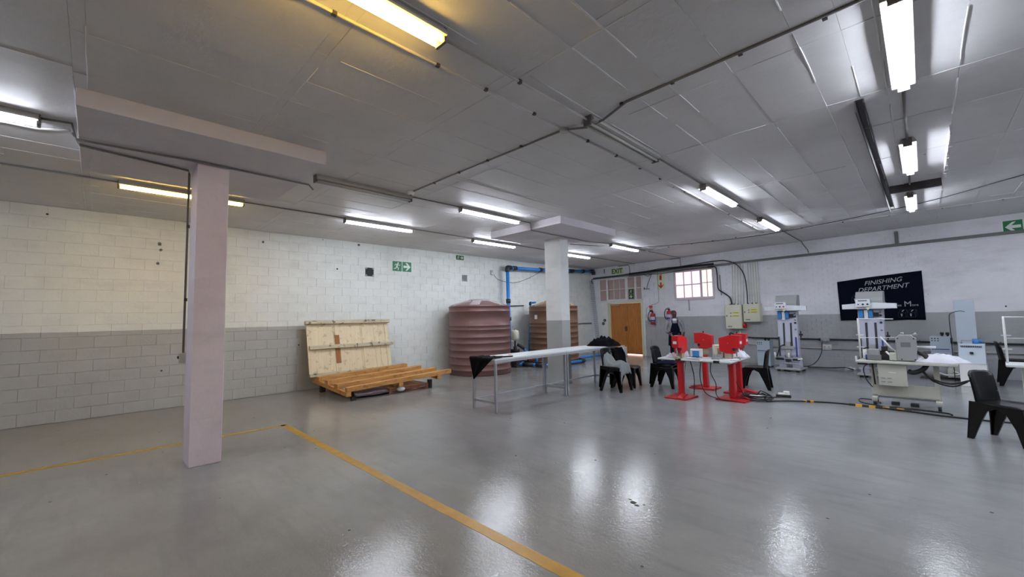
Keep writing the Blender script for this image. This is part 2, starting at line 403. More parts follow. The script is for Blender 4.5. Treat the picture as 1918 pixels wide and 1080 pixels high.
# ---- ceiling slab with the print of its shuttering
ce = MB().box(XL - .3, XR + .3, YR - .3, YB + .5, H, H + .25).build('ceiling', M_CEIL); tag(ce, kind='structure')
xs = [-10.4, -9.93, -9.46, -8.99, -8.52, -8.05, -7.6, -7.33, -6.87, -6.4, -5.94, -5.49, -5.09, -4.75, -4.66, -4.06, -3.63, -3.16, -2.69, -2.26, -1.79, -1.5, -1.03, -.56, -.3, -.11, .35, .82, 1.29, 1.76, 2.23, 2.7, 3.17, 3.6]
ys = [-1.5, -.2, -.12, 1.11, 1.2, 2.39, 2.5, 3.8, 5.13, 6.09, 7.5, 8.95, 10.3, 11.6, 13.0, 14.3]
rng = random.Random(3)
pm = MB()
for i in range(len(xs) - 1):
    for j in range(len(ys) - 1):
        dz = rng.uniform(.006, .010); t = rng.uniform(-.002, .002); t2 = rng.uniform(-.0015, .0015)
        x0, x1, y0, y1 = xs[i] + .001, xs[i + 1] - .001, ys[j] + .001, ys[j + 1] - .001
        zz = [H - dz + t, H - dz - t, H - dz - t + t2, H - dz + t + t2]
        pm.add([(x0, y0, H), (x1, y0, H), (x1, y1, H), (x0, y1, H), (x0, y0, zz[0]), (x1, y0, zz[1]), (x1, y1, zz[2]), (x0, y1, zz[3])],
               [(0, 1, 2, 3), (7, 6, 5, 4), (0, 4, 5, 1), (1, 5, 6, 2), (2, 6, 7, 3), (3, 7, 4, 0)])
tag(pm.build('formwork_panels', M_CEIL, ce), kind='stuff')
rm = MB()
def ridge(a, b, r=.006):
    n = max(1, int(math.hypot(a[0] - b[0], a[1] - b[1]) / .3)); pts = []
    for i in range(n + 1):
        t = i / n; pts.append((a[0] + (b[0] - a[0]) * t + rng.uniform(-.004, .004), a[1] + (b[1] - a[1]) * t + rng.uniform(-.004, .004), H - .006 + rng.uniform(-.003, .001)))
    rm.tube(pts, r, 5)
for x in xs[1:-1]:
    y = -1.5
    while y < 13.5:
        ln = rng.uniform(.5, 1.5)
        if rng.random() < (.55 if x < -2.7 else .75): ridge((x, y), (x, min(y + ln, 13.8)), rng.uniform(.0025, .0055) * (1 if x < -2.7 else 1.7))
        y += ln + rng.uniform(.05, .5)
for y in ys[1:-1]:
    x = -10.2
    while x < 3.3:
        ln = rng.uniform(.5, 1.6)
        if rng.random() < .65: ridge((x, y), (min(x + ln, 3.5), y), rng.uniform(.003, .006) * (1 if x < -2.7 else 1.5))
        x += ln + rng.uniform(.05, .7)
ridge((-1.04, 5.13), (3.3, 5.13), .006); ridge((-1.79, 2.1), (-1.79, 3.4), .007); ridge((-2.25, 2.55), (-2.26, 3.75), .009); ridge((-2.26, 3.85), (-2.26, 5.0), .008)
tag(rm.build('joint_ridges', M_CEIL, ce), kind='stuff')

# ---- left wall: painted concrete blocks
lw = MB().box(XL - .25, XL - .008, YR, YB + .3, 0, H).build('wall_left', M_BLOCK); tag(lw, kind='structure')
CO, BL = .2037, .42
bmeshes = []
for q in range(6):
    g = (.002, .004, .008)[q % 3]; hh = CO / 2 - g / 2; ww = BL / 2 - g / 2; ch = .003
    vs = [(-.02, -ww, -hh), (-.02, ww, -hh), (-.02, ww, hh), (-.02, -ww, hh), (0, -ww, -hh), (0, ww, -hh), (0, ww, hh), (0, -ww, hh),
          (.003, -ww + ch, -hh + ch), (.003, ww - ch, -hh + ch), (.003, ww - ch, hh - ch), (.003, -ww + ch, hh - ch)]
    fs = [(0, 1, 5, 4), (1, 2, 6, 5), (2, 3, 7, 6), (3, 0, 4, 7), (4, 5, 9, 8), (5, 6, 10, 9), (6, 7, 11, 10), (7, 4, 8, 11), (8, 9, 10, 11), (0, 3, 2, 1)]
    me = bpy.data.meshes.new('block'); me.from_pydata(vs, [], fs); me.materials.append(M_BLOCK); me.update(); bmeshes.append((me, vs, fs))
far = MB(); rng = random.Random(11); nb = 0
for c in range(18):
    y = -1.9 + (BL / 2 if c % 2 else 0); z = CO * (c + .5)
    while y < YB - BL / 2:
        me, vs, fs = bmeshes[rng.randrange(6)]; dx = rng.uniform(-.0022, .0012) - .001; tl = rng.uniform(-.005, .005)
        if y < 4.95:
            o = bpy.data.objects.new('block', me); COL.objects.link(o); o.parent = lw; o.location = (XL + dx, y, z); o.rotation_euler = (0, 0, tl); nb += 1
        else:
            mxx = Matrix.Translation((XL + dx, y, z)) @ Matrix.Rotation(tl, 4, 'Z')
            far.add(vs, fs, False, mxx)
        y += BL
tag(far.build('far_blocks', M_BLOCK, lw), kind='stuff')

# ---- back wall with the door, fanlight and window openings
OPEN = [(.93, 2.63, 0.0, 2.14), (.495, 2.655, 2.185, 3.18), (3.985, 5.46, 2.135, 3.19)]
UW = 18.3
def wall_cells():
    us = sorted({-.05, UW} | {o[0] for o in OPEN} | {o[1] for o in OPEN}); zs = sorted({0, H} | {o[2] for o in OPEN} | {o[3] for o in OPEN})
    for i in range(len(us) - 1):
        for j in range(len(zs) - 1):
            cu, cz = (us[i] + us[i + 1]) / 2, (zs[j] + zs[j + 1]) / 2
            if not any(o[0] < cu < o[1] and o[2] < cz < o[3] for o in OPEN): yield us[i], us[i + 1], zs[j], zs[j + 1]
wb = MB()
for a, b, c, d in wall_cells(): wb.box(a, b, .002, .25, c, d)
wbk = wb.build('wall_back', M_BACK, None, loc=tuple(WO)); wbk.rotation_euler = (0, 0, WA); tag(wbk, kind='structure')
bk = MB(); rng = random.Random(5)
def course(u0, u1, L0, hc, gap):
    nz = int(H / hc) + 1
    for r in range(nz):
        z0, z1 = r * hc + gap / 2, min((r + 1) * hc - gap / 2, H)
        u = u0 - (L0 / 2 if r % 2 else 0)
        while u < u1:
            spans = [(max(u + gap / 2, u0), min(u + L0 - gap / 2, u1))]
            for o in OPEN:
                if z1 > o[2] - .01 and z0 < o[3] + .01:
                    ns = []
                    for a, b in spans:
                        if b <= o[0] or a >= o[1]: ns.append((a, b)); continue
                        if a < o[0]: ns.append((a, o[0]))
                        if b > o[1]: ns.append((o[1], b))
                    spans = ns
            for a, b in spans:
                if b - a > .01:
                    p = rng.uniform(.003, .010); bk.box(a, b, -p, .004, z0 + (.009 if rng.random() < .2 else 0), z1)
            u += L0
course(0, 5.75, .42, .2037, .006)
course(5.75, 13.2, .232, .0815, .007)
tag(bk.build('bricks', M_BACK, wbk), kind='stuff')
# plain walls behind and beside the camera
ex = bw(UW, 0, 0)
tag(MB().box(XR, XR + .25, YR - .2, ex.y + .3, 0, H).build('wall_right', M_SIDE), kind='structure')
tag(MB().box(XL - .2, XR + .2, YR - .25, YR, 0, H).build('wall_front', M_SIDE), kind='structure')

# ---- columns with drop capitals
def column(label, x0, x1, y0, y1, m, cap, zc=3.5):
    c = thing('column', label, 'column', ((x0 + x1) / 2, (y0 + y1) / 2, 0), kind='structure')
    hx_, hy_ = (x1 - x0) / 2, (y1 - y0) / 2
    MB().box(-hx_, hx_, -hy_, hy_, 0, zc + .02).build('shaft', m, c, .008)
    cx, cy = c.location.x, c.location.y
    MB().box(cap[0] - cx, cap[1] - cx, cap[2] - cy, cap[3] - cy, zc, H + .01).build('capital', M_CAP, c, .006)
    return c
col1 = column('pinkish white square column nearest the camera, with conduit on its edge', -6.335, -5.915, .78, 1.09, M_COL1, (-7.16, -5.04, -.19, 1.91))
col2 = column('white over grey painted column behind the long steel table', -6.56, -6.08, 7.78, 8.1, M_COL2, (-7.25, -5.13, 6.62, 8.74))

# ---- steel hatch frame hanging under the ceiling
hf = thing('hatch_frame', 'dark steel channel and downstand edges framing the old ceiling hatch', 'frame', (-.32, 5.2, H))
MB().box(-.03, .035, 0, 6.0, -.012, 0).box(-.035, -.026, 0, 6.0, -.13, 0).box(.028, .037, 0, 6.0, -.05, 0).build('channel', M_DSTEEL, hf)
MB().box(.04, .65, 4.12, 4.17, -.13, 0).build('cross_beam', M_DSTEEL, hf)
em = MB(); y = 1.5; rng = random.Random(9)
while y < 4.1:
    em.box(.655 + rng.uniform(0, .006), .675 + rng.uniform(0, .02), y, y + .1, -.09 - rng.uniform(0, .02), 0); y += .1
em.build('white_edge', M_CAP, hf)['label'] = 'rough white plaster edge of the hatch'

# ================================================================== LAMPS
def lamp(x, y, state, label, L=1.52, z=3.575, grp='ceiling fluorescent battens', twin=True, wd=.08, off=.028):
    t = thing('fluorescent_lamp', label, 'ceiling light', (x, y, z), 0, grp)
    top = H - z
    MB().prism([(-.05, top), (.05, top), (wd, .038), (wd, .022), (.012, .018), (-.012, .018), (-wd, .022), (-wd, .038)], -L / 2, L / 2, 'xz').build('fixture_body', M_FIXT, t)
    tm = {'on': M_TUBEW, 'warm': M_TUBEY, 'off': M_TUBEOFF}[state]
    for sx in ((-off, off) if twin else (0,)):
        MB().cyl((sx, -L / 2 + .02, 0), (sx, L / 2 - .02, 0), .0145, 10).build('tube', tm, t)
    for sy in (-1, 1):
        MB().box(-off - .02, off + .02, sy * (L / 2) - .012, sy * (L / 2) + .012, -.02, top).build('end_cap', M_FIXD, t, .004)
    return t
lamp(-2.335, .92, 'warm', 'yellow glowing twin tube batten nearest the camera at the top of the photo', off=.038)
lamp(-2.335, 4.27, 'off', 'unlit twin tube batten beside the crossing of the two white conduits')
lamp(-2.37, 7.52, 'on', 'lit white batten in the middle row beyond the unlit twin tube one')
lamp(-2.4, 10.85, 'on', 'lit white batten at the far end of the middle row, above the red presses')
lamp(0.0, 4.3, 'on', 'large bright white batten at the top right corner of the photo', wd=.078, off=.022)
lamp(-.01, 7.58, 'on', 'lit white batten inside the dark steel hatch frame', wd=.078, off=.022)
lamp(-.04, 10.8, 'on', 'small bright batten just beyond the hatch frame, above the navy banner', wd=.078, off=.022)
lamp(-6.0, -1.22, 'on', 'bright white batten cut by the left photo edge beside the big drop capital')
lamp(-5.95, 2.87, 'off', 'unlit rusty grey batten between the near column capital and the round detector')
lamp(-5.93, 5.43, 'on', 'lit white batten just in front of the far column capital')
lamp(-6.2, 11.05, 'on', 'lit white batten beyond the far column, above the coat on the table')
lamp(-8.0, .92, 'warm', 'yellow glowing batten partly hidden behind the near column')
lamp(-8.08, 4.2, 'on', 'lit white batten above the timber pallet by the left wall')
lamp(-8.12, 7.55, 'on', 'lit white batten above the nearer brown water tank')
lamp(-8.05, 11.15, 'on', 'lit white batten above the farther water tank, half hidden by the far column')
for x, ys_ in ((0, (-2.35,)), (3.0, (4.3, 7.5, 10.8)), (6.0, (7.5, 10.8)), (-6.0, (-4.6,))):  # unseen battens added out of view to brighten the hall
    for k, y in enumerate(ys_): lamp(x, y, 'on', ('first', 'second', 'third')[k] + ' added lit white batten out of view, ' + {0: 'behind the camera', 3.0: 'nearer row on the right', 6.0: 'farther row on the right', -6.0: 'far behind the left one'}[x], grp='unseen battens added for fill light')

# ---- conduits on the ceiling
def conduit(name, label, pts, r=.0125, m=None, clips=(), smooth=False, cat='pipe'):
    o = Vector(pts[0]); t = thing(name, label, cat, o)
    P = [Vector(p) - o for p in pts]
    MB().tube(smooth_path(P) if smooth else P, r, 8).build('pipe', m or M_COND, t)
    for c in clips:
        c = Vector(c[:3]) - o
        MB().cb(c, (.022, .034, .022) if False else (.03, .03, r * 2 + .012)).build('saddle', M_CLIP, t)
    return t
Z = H - .014
conduit('conduit', 'white ceiling conduit running along the middle row of battens', [(-2.66, -1.5, Z), (-2.66, 1, Z), (-2.675, 3.55, Z), (-2.68, 6, Z), (-2.79, 11.3, Z), (-2.8, 12.1, Z)],
        clips=[(-2.66 - max(0, (y - 3.5)) * .015, y, Z) for y in (.25, 1.05, 1.88, 2.4, 3.05, 4.0, 4.65, 5.3, 5.95, 6.9, 7.6, 8.3, 9.2, 10.1, 11)])
conduit('conduit', 'grey ceiling conduit crossing the hall from the round detector to the top right', [(-5.7, 3.52, Z), (-2.9, 3.56, Z), (-2.66, 3.56, Z - .01), (-2.42, 3.62, Z - .05), (-2.2, 3.6, Z - .05), (-1.9, 3.53, Z - .004), (3.5, 3.45, Z)],
        m=M_CONDG, clips=[(x, 3.53, Z) for x in (-5.1, -4.5, -3.9, -3.3, -1.95, -1.45, -.9, -.36, .3, 1, 1.7)])
conduit('conduit', 'white ceiling conduit parallel to the back wall, starting at a white junction', [(-6.12, 12.35, Z), (-4.5, 12.25, Z), (-2.9, 12.2, Z), (3.6, 12.02, Z)],
        clips=[(x, 12.2 - (x + 3) * .025, Z) for x in (-5.4, -4.7, -4.1, -3.5, -2, -1.2, -.4, .4, 1.2, 2)])
conduit('conduit', 'thin conduit linking the yellow batten to the unlit twin tube batten', [(-2.335, 1.68, 3.62), (-2.335, 3.5, 3.62)], r=.011, clips=[(-2.335, 2.5, 3.62)])
conduit('conduit', 'dark stained conduit between unlit and lit battens of the middle row', [(-2.335, 5.04, 3.64), (-2.36, 6.75, 3.64)], r=.011, m=M_CONDG)
conduit('conduit', 'dark conduit between the two lit battens of the middle row', [(-2.37, 8.29, 3.64), (-2.4, 10.1, 3.64)], r=.011, m=M_CONDG)
conduit('conduit', 'dark conduit from the last middle batten down the back wall', [(-2.4, 11.6, 3.645), (-2.42, 14.62, 3.645), (-2.42, 14.66, 3.6), (-2.3, 14.64, 3.4), (-2.28, 14.64, 3.3)], r=.011, m=M_CONDG)
conduit('conduit', 'dark conduit between the top right batten and the hatch batten', [(0, 5.07, 3.64), (-.01, 6.8, 3.64)], r=.014, m=M_CONDG)
conduit('conduit', 'dark conduit between hatch batten and the last right batten', [(-.02, 8.35, 3.64), (-.04, 10.03, 3.64)], r=.012, m=M_CONDG)
conduit('conduit', 'conduit of the row of battens running along the left wall side', [(-8.04, -1.5, 3.65), (-8.04, .15, 3.65), (-8.08, 3.4, 3.65), (-8.1, 8, 3.65), (-8.12, 13, 3.65), (-8.12, 15.22, 3.65)], r=.011, m=M_CONDG)
conduit('conduit', 'conduit from the unlit rusty batten to the lit batten near the far column', [(-5.95, 3.65, 3.65), (-5.93, 4.66, 3.65)], r=.011, m=M_CONDG)
conduit('conduit', 'conduit running under the far capital and on past the last batten', [(-5.93, 6.2, 3.64), (-5.93, 6.58, 3.64), (-5.93, 6.6, 3.48), (-5.93, 8.8, 3.485), (-6.2, 10.2, 3.64), (-6.2, 14.9, 3.65)], r=.011, m=M_CONDG)
conduit('conduit', 'dark conduit crossing under the near capital past the column top', [(-6.0, -.45, 3.64), (-5.95, -.24, 3.64), (-5.9, -.2, 3.47), (-5.87, .8, 3.485), (-5.88, 2.0, 3.48), (-5.88, 2.06, 3.42)], r=.012, m=M_CONDG)
conduit('conduit', 'dark conduit under the near capital, turning down the column edge to a switch', [(-6.12, -.24, 3.6), (-6.12, -.18, 3.485), (-6.3, .74, 3.485), (-6.345, .755, 3.46), (-6.345, .755, 1.25)], r=.012, m=M_CONDG,
        clips=[(-6.345, .76, 2.8), (-6.345, .76, 1.9)])
conduit('conduit', 'short white conduit stub beside the leftmost batten', [(-6.35, -1.9, 3.645), (-6.35, -.5, 3.645), (-6.2, -.26, 3.645)], r=.014)
sw = thing('switch_box', 'small grey switch box on the left edge of the near column', 'switch', (-6.345, .745, 1.2))
MB().box(-.035, .035, -.03, .03, -.06, .06).build('housing', M_FIXT, sw, .005); MB().cyl((0, -.03, .01), (0, -.045, .01), .016).build('knob', M_DARK, sw)
jb = thing('junction_box', 'round white junction box where the two ceiling conduits cross', 'junction box', (-2.675, 3.56, H))
MB().lathe([(.045, -.05), (.05, -.045), (.05, 0)], n=16).build('housing', M_COND, jb)
dt = thing('smoke_detector', 'round white detector beside the right end of the unlit rusty batten', 'detector', (-5.72, 3.5, H))
MB().lathe([(.03, -.07), (.055, -.06), (.06, -.03), (.05, 0)], n=20).build('housing', M_WHITEP, dt)
MB().lathe([(.02, -.08), (.022, -.068)], n=12).build('sensor', M_GLAB, dt)
jb2 = thing('junction_box', 'round white junction at the start of the conduit near the back wall', 'junction box', (-6.15, 12.35, H))
MB().lathe([(.04, -.05), (.05, -.045), (.05, 0)], n=16).build('housing', M_WHITEP, jb2)
# black cable slung under the ceiling towards the right
cb = [(-6.5, 8.75, 3.5), (-6.42, 10.3, 3.6), (-5.75, 11.5, 3.62), (-4.3, 12.1, 3.62), (-2.6, 12.2, 3.62), (-.1, 11.3, 3.64), (1.3, 10.0, 3.64), (3.5, 8.0, 3.64)]
o0 = Vector(cb[0]); t = thing('ceiling_cable', 'thin black cable slung across the ceiling to the right edge', 'cable', o0)
MB().tube(smooth_path([Vector(p) - o0 for p in cb], 6), .008, 6).build('cable', M_BLACK, t)

# ================================================================== BACK WALL FITTINGS
# local frame: x along the wall, -y into the room
tr = on_back('cable_trunking', 'long grey galvanised trunking along the top of the back wall', 'trunking', .23, 0, 3.2)
MB().box(0, 5.8, -.07, 0, .0, .075).build('channel', M_GALV, tr, .004)
MB().box(5.8, 12.95, -.06, 0, .015, .085).build('channel', M_GALV, tr, .004)
MB().box(9.88, 9.95, -.05, 0, .085, .40).build('bracket', M_GALV, tr)
def wcable(label, pts, r, k=6, m=None):
    o = bw(*pts[0]); t = thing('power_cable', label, 'cable', o)
    MB().tube(smooth_path([bw(*p) - o for p in pts], k), r, 8).build('cable', m or M_BLACK, t)
    return t
wcable('thick black cable arching over to the top of the right ivory box', [(.22, .1, 3.0), (.24, .1, 3.22), (1.3, .1, 3.24), (2.6, .1, 3.29), (3.5, .1, 3.3), (4.6, .1, 3.34), (5.5, .1, 3.38), (5.95, .1, 3.34), (6.28, .1, 3.15), (6.47, .1, 2.8), (6.52, .1, 2.3), (6.52, .1, 1.88)], .016)
wcable('thick black cable snaking down right of the window to the left ivory box', [(5.3, .09, 3.22), (5.55, .09, 3.18), (5.6, .08, 2.95), (5.6, .08, 2.6), (5.63, .08, 2.4), (5.82, .08, 2.25), (5.98, .08, 2.1), (6.03, .08, 1.87)], .021)
for i, (z0, r) in enumerate(((3.29, .014), (3.31, .012), (3.265, .015), (3.18, .012))):
    wcable(('uppermost', 'second highest', 'third', 'lowest')[i] + ' black cable of the bundle lying on the back wall trunking',
           [(2.1, .08 + .012 * i, z0 - .02), (2.9, .1, z0 - .01), (3.6, .09, z0 + (.0, .03, 0, -.03)[i]), (4.6, .1, z0 + .01), (5.5, .08, z0)], r)
wcable('thin black cable drooping left of the fire sign', [(2.75, .08, 3.2), (2.95, .07, 3.1), (3.1, .07, 3.18), (3.0, .07, 2.95), (2.9, .06, 2.75), (2.87, .05, 2.62)], .01)
MB_ = thing('wall_bracket', 'small dark metal shelf bracket left of the fire sign', 'bracket', bw(2.82, 0, 2.6), WA)
MB().box(-.1, .14, -.07, 0, 0, .012).box(-.09, -.07, -.06, 0, .012, .07).build('plate', M_GALV, MB_)
for lab, u0, u1, zt in (('first upright white conduit group', 6.08, 6.42, 3.19), ('second upright white conduit group', 6.56, 6.86, 3.2)):
    n = 5
    for k in range(n):
        u = u0 + (u1 - u0) * k / (n - 1)
        side = 'left ivory box' if u0 < 6.3 else 'right ivory box'
        conduit('conduit', ('leftmost', 'second', 'middle', 'fourth', 'rightmost')[k] + ' of five upright white conduits above the ' + side,
                [bw(u - .05 * (u0 < 6.3), .02, 1.88), bw(u, .02, zt)], r=.012, m=M_CBOX)
conduit('conduit', 'thin conduit down the wall left of the extinguisher, to the switch', [bw(3.33, .02, 3.19), bw(3.34, .02, 2.12), bw(3.28, .02, 2.04), bw(2.92, .02, 1.95), bw(2.79, .02, 1.85), bw(2.77, .02, 1.5)], r=.01, m=M_FIXT)
conduit('conduit', 'dark conduit drop below the window', [bw(4.52, .02, 2.1), bw(4.53, .02, 1.72)], r=.01, m=M_CONDG)
conduit('conduit', 'short grey conduit stub right of the window', [bw(5.66, .02, 2.9), bw(5.68, .02, 2.2)], r=.012, m=M_CONDG)
conduit('conduit', 'thin conduit at the ceiling above the exit sign, bending down', [bw(1.55, .02, 3.64), bw(2.0, .02, 3.64), bw(2.08, .02, 3.6), bw(2.1, .02, 3.28)], r=.012, m=M_CONDG)
conduit('conduit', 'thin conduit at the ceiling above the fire sign, bending down', [bw(3.85, .02, 3.65), bw(4.27, .02, 3.65), bw(4.29, .02, 3.3)], r=.012, m=M_CONDG)
conduit('conduit', 'short dark pipe stub at the ceiling left of the exit sign', [bw(.82, .03, 3.6), bw(.82, .03, 3.42)], r=.016, m=M_CLIP)
conduit('wall_pipe', 'black pipe running along the grey dado behind the machines', [bw(5.9, .05, .95), bw(6.3, .05, .82), bw(6.7, .05, .8), bw(9.1, .05, .8), bw(13.1, .05, .78)], r=.02, m=M_BLACK, clips=[bw(u, .05, .8) for u in (6.6, 7.3, 8.6, 9.4, 10.4, 11.7)])
conduit('wall_pipe', 'thin pale pipe running low along the grey dado behind the machines', [bw(5.9, .04, .72), bw(6.5, .04, .6), bw(7, .04, .55), bw(9.1, .04, .55), bw(13.1, .04, .6)], r=.018, m=M_COND)
conduit('conduit', 'white conduit below the left ivory box', [bw(6.22, .03, 1.08), bw(6.22, .03, .62)], r=.018, m=M_CBOX)

# enclosures
def enclosure(label, u0, u1, z0, z1, dp, pale):
    t = on_back('electrical_box', label, 'electrical box', (u0 + u1) / 2, 0, z0); W, Hh = u1 - u0, z1 - z0
    MB().box(-W / 2, W / 2, -dp, 0, 0, Hh).build('housing', M_CBOX, t, .008)
    dr = MB().box(-W / 2 + .015, W / 2 - .015, -dp - .012, -dp, .015, Hh - .015).build('door', M_CBOX, t, .004)
    MB().box(-W / 2 + .045, -W / 2 + .06, -dp - .025, -dp - .01, Hh * .5, Hh * .5 + .06).build('latch', M_DARK, dr)
    for k in (0, 1):
        MB().box(.0 - .02, W * .36, -dp - .015, -dp - .011, Hh * (.5 + .13 * k), Hh * (.5 + .13 * k) + .045).build('warning_label', M_YLAB, dr)
        text('warning_text', 'CAUTION', .03, M_DARK, dr, (W * .16, -dp - .0155, Hh * (.5 + .13 * k) + .022), ext=.0004)
        MB().prism([(-W * .2, Hh * (.5 + .13 * k)), (-W * .2 + .06, Hh * (.5 + .13 * k)), (-W * .2 + .03, Hh * (.5 + .13 * k) + .05)], -dp - .014, -dp - .011, 'xz').build('warning_triangle', M_GLAB, dr)
    MB().box(-W / 2 + .07, -W / 2 + .2, -dp - .015, -dp - .011, .06, .09).build('name_plate', M_GLAB, dr)
    for k in range(3): MB().cyl((-.12 + .12 * k, -dp / 2, Hh), (-.12 + .12 * k, -dp / 2, Hh + .03), .022, 10).build('cable_gland', M_DARK, t)
    return t
eb = enclosure('left ivory electrical box, taller and lower, with red knob at its corner', 5.85, 6.36, 1.085, 1.87, .2, 0)
MB().cyl((.27, -.12, .1), (.34, -.12, .1), .075, 14).build('red_knob', M_SRED, eb)
enclosure('right ivory electrical box, shorter and higher on the wall', 6.41, 6.9, 1.305, 1.875, .2, 0)

# door
dr = on_back('door_1', 'double wooden door with cream frame on the back wall', None, .93, 0, 0, kind='structure')
del dr['label']
MB().box(0, .1, -.02, .16, 0, 2.14).build('door_frame', M_FRAME, dr, .004); MB().box(1.6, 1.7, -.02, .16, 0, 2.14).build('door_frame', M_FRAME, dr, .004)
MB().box(.1, 1.6, -.01, .16, 2.09, 2.14).build('door_frame', M_FRAME, dr, .004)
for k, (a, b) in enumerate(((.105, .848), (.854, 1.585))):
    z0 = .02 if k == 0 else .035
    lf = MB().box(a, b, .05, .09, z0, 2.085)
    lf.box(a, a + .1, .035, .05, z0, 2.085).box(b - .1, b, .035, .05, z0, 2.085).box(a + .1, b - .1, .035, .05, 1.98, 2.085).box(a + .1, b - .1, .035, .05, z0, .2)
    xx = a + .105
    while xx < b - .11:
        lf.box(xx, min(xx + .105, b - .103), .042, .05, .2, 1.98); xx += .109
    lf = lf.build('door_leaf', M_DOOR, dr, .003)
    MB().box((a if k else b - .06) + .01, (a if k else b - .06) + .045, .025, .036, .95, 1.15).cyl(((a if k else b) + (.03 if k else -.03), .03, 1.08), ((a if k else b) + (.03 if k else -.03), -.02, 1.08), .012).build('handle', M_CLIP, lf)
MB().box(.15, .6, .0, .035, 2.0, 2.06).build('door_closer', M_TAN, dr, .006)
MB().box(.1, 1.6, .2, .22, 0, 2.1).build('daylight_outside', M_SKY, dr)
# panel left of the door
tag(on_back('trim_1', None, None, .42, 0, 0, kind='structure'))
tp = [o for o in COL.objects if o.name == 'trim_1'][0]
MB().box(0, .5, -.03, 0, 0, 2.14).build('panel', M_WHITEP, tp, .004)
# fanlight
fn = on_back('window_1', None, None, .495, 0, 2.185, kind='structure')
f = MB(); W, Hh = 2.16, .995
for a, b in ((0, .05), (2.11, 2.16), (.4, .46), (1.4, 1.47), (1.8, 1.87)): f.box(a, b, -.04, .05, 0, Hh)
f.box(0, W, -.04, .05, 0, .05).box(0, W, -.04, .05, Hh - .05, Hh)
f.build('window_frame', M_WHITEP, fn, .004)
MB().box(.46, .5, -.055, -.035, .05, .95).box(1.36, 1.4, -.055, -.035, .05, .95).box(.5, 1.36, -.055, -.035, .05, .09).box(.5, 1.36, -.055, -.035, .91, .95).build('sash', M_WHITEP, fn, .003)
for a, b in ((.05, .4), (1.47, 1.8), (1.87, 2.11), (.5, 1.36)): MB().box(a, b, -.03, .03, .49, .515).build('glazing_bar', M_WHITEP, fn)
for a in (.775, 1.065): MB().box(a, a + .02, -.035, .03, .05, .95).build('glazing_bar', M_WHITEP, fn)
for a, b in ((.05, .4), (.5, .775), (.795, 1.065), (1.085, 1.36), (1.47, 1.8), (1.87, 2.11)):
    for c, d in ((.05, .49), (.515, .945)): MB().box(a, b, .0, .008, c, d).build('pane', M_FANP, fn)
MB().box(.05, 2.11, .1, .11, .05, .95).build('backing', M_DSTEEL, fn)
# window
wn = on_back('window_2', None, None, 3.985, 0, 2.135, kind='structure')
W, Hh = 1.475, 1.055
f = MB().box(0, .07, -.02, .12, 0, Hh).box(W - .07, W, -.02, .12, 0, Hh).box(.07, W - .07, -.02, .12, 0, .06).box(.07, W - .07, -.02, .12, Hh - .07, Hh).box(.98, 1.05, -.02, .1, .06, Hh - .07)
f.build('window_frame', M_WFR, wn, .005)
MB().box(.07, .98, 0, .03, .5, .535).build('glazing_bar', M_WFR, wn); MB().box(1.05, 1.405, 0, .03, .53, .56).build('glazing_bar', M_WFR, wn)
for a in (.36, .66): MB().box(a, a + .028, -.005, .03, .06, .985).build('glazing_bar', M_WFR, wn)
MB().box(1.21, 1.24, 0, .03, .06, .985).build('glazing_bar', M_WFR, wn)
def arch(a, b, c, d, r=.06):
    p = [(a, c), (b, c)]
    for i in range(5): t = PI / 2 * i / 4; p.append((b - r + r * math.cos(t), d - r + r * math.sin(t)))
    for i in range(5): t = PI / 2 + PI / 2 * i / 4; p.append((a + r + r * math.cos(t), d - r + r * math.sin(t)))
    return p
for a, b in ((.07, .36), (.388, .66), (.688, .98)):
    MB().box(a, b, .02, .026, .06, .5).build('pane', M_PANE, wn); MB().box(a, b, .02, .026, .535, .985).build('pane', M_PANE, wn)
for a, b in ((1.05, 1.21), (1.24, 1.405)):
    MB().box(a, b, .02, .026, .06, .53).build('pane', M_PANE2, wn); MB().box(a, b, .02, .026, .56, .985).build('pane', M_PANE2, wn)
MB().box(.03, W - .03, -.05, .0, -.03, .0).build('window_sill', M_WFR, wn, .004)

# ---- signs
def arrow(m, cx, cz, s, d, y0=-.006, y1=-.003):
    """fat safety arrow pointing to d (degrees, 0 = +x)"""
    p = [(.42, 0), (.02, .40), (-.18, .40), (.08, .12), (-.42, .12), (-.42, -.12), (.08, -.12), (-.18, -.40), (.02, -.40)]
    c, q = math.cos(R(d)), math.sin(R(d))
    m.prism([(cx + s * (x * c - z * q), cz + s * (x * q + z * c)) for x, z in p], y0, y1, 'xz')
def runner(m, cx, cz, s, y0=-.006, y1=-.003):
    def limb(a, b, w1):
        a = Vector(a); b = Vector(b); n = (b - a).normalized(); t = Vector((-n.y, n.x)) * w1
        m.prism([(cx + s * p.x, cz + s * p.y) for p in (a - t, b - t * .8, b + t * .8, a + t)], y0, y1, 'xz')
    m.prism([(cx + s * (.1 + .085 * math.cos(a * PI / 5)), cz + s * (.33 + .085 * math.sin(a * PI / 5))) for a in range(10)], y0, y1, 'xz')
    limb((.04, .23), (-.06, -.05), .085); limb((.04, .2), (.25, .1), .035); limb((.25, .1), (.36, .18), .03); limb((-.0, .22), (-.2, .2), .035); limb((-.2, .2), (-.28, .05), .03)
    limb((-.03, -.05), (.14, -.18), .05); limb((.14, -.18), (.1, -.4), .04); limb((-.06, -.05), (-.16, -.24), .05); limb((-.16, -.24), (-.4, -.26), .04)
sg = on_left('exit_sign', 'larger green running man and arrow sign on the left wall', 'sign', 6.105, 3.115, .008)
MB().box(-.32, .32, -.002, .006, -.155, .155).build('backing_plate', M_SIGNW, sg)
MB().box(-.3, -.012, -.005, -.002, -.14, .14).build('green_panel', M_GREEN, sg); MB().box(.012, .3, -.005, -.002, -.14, .14).build('green_panel', M_GREEN, sg)
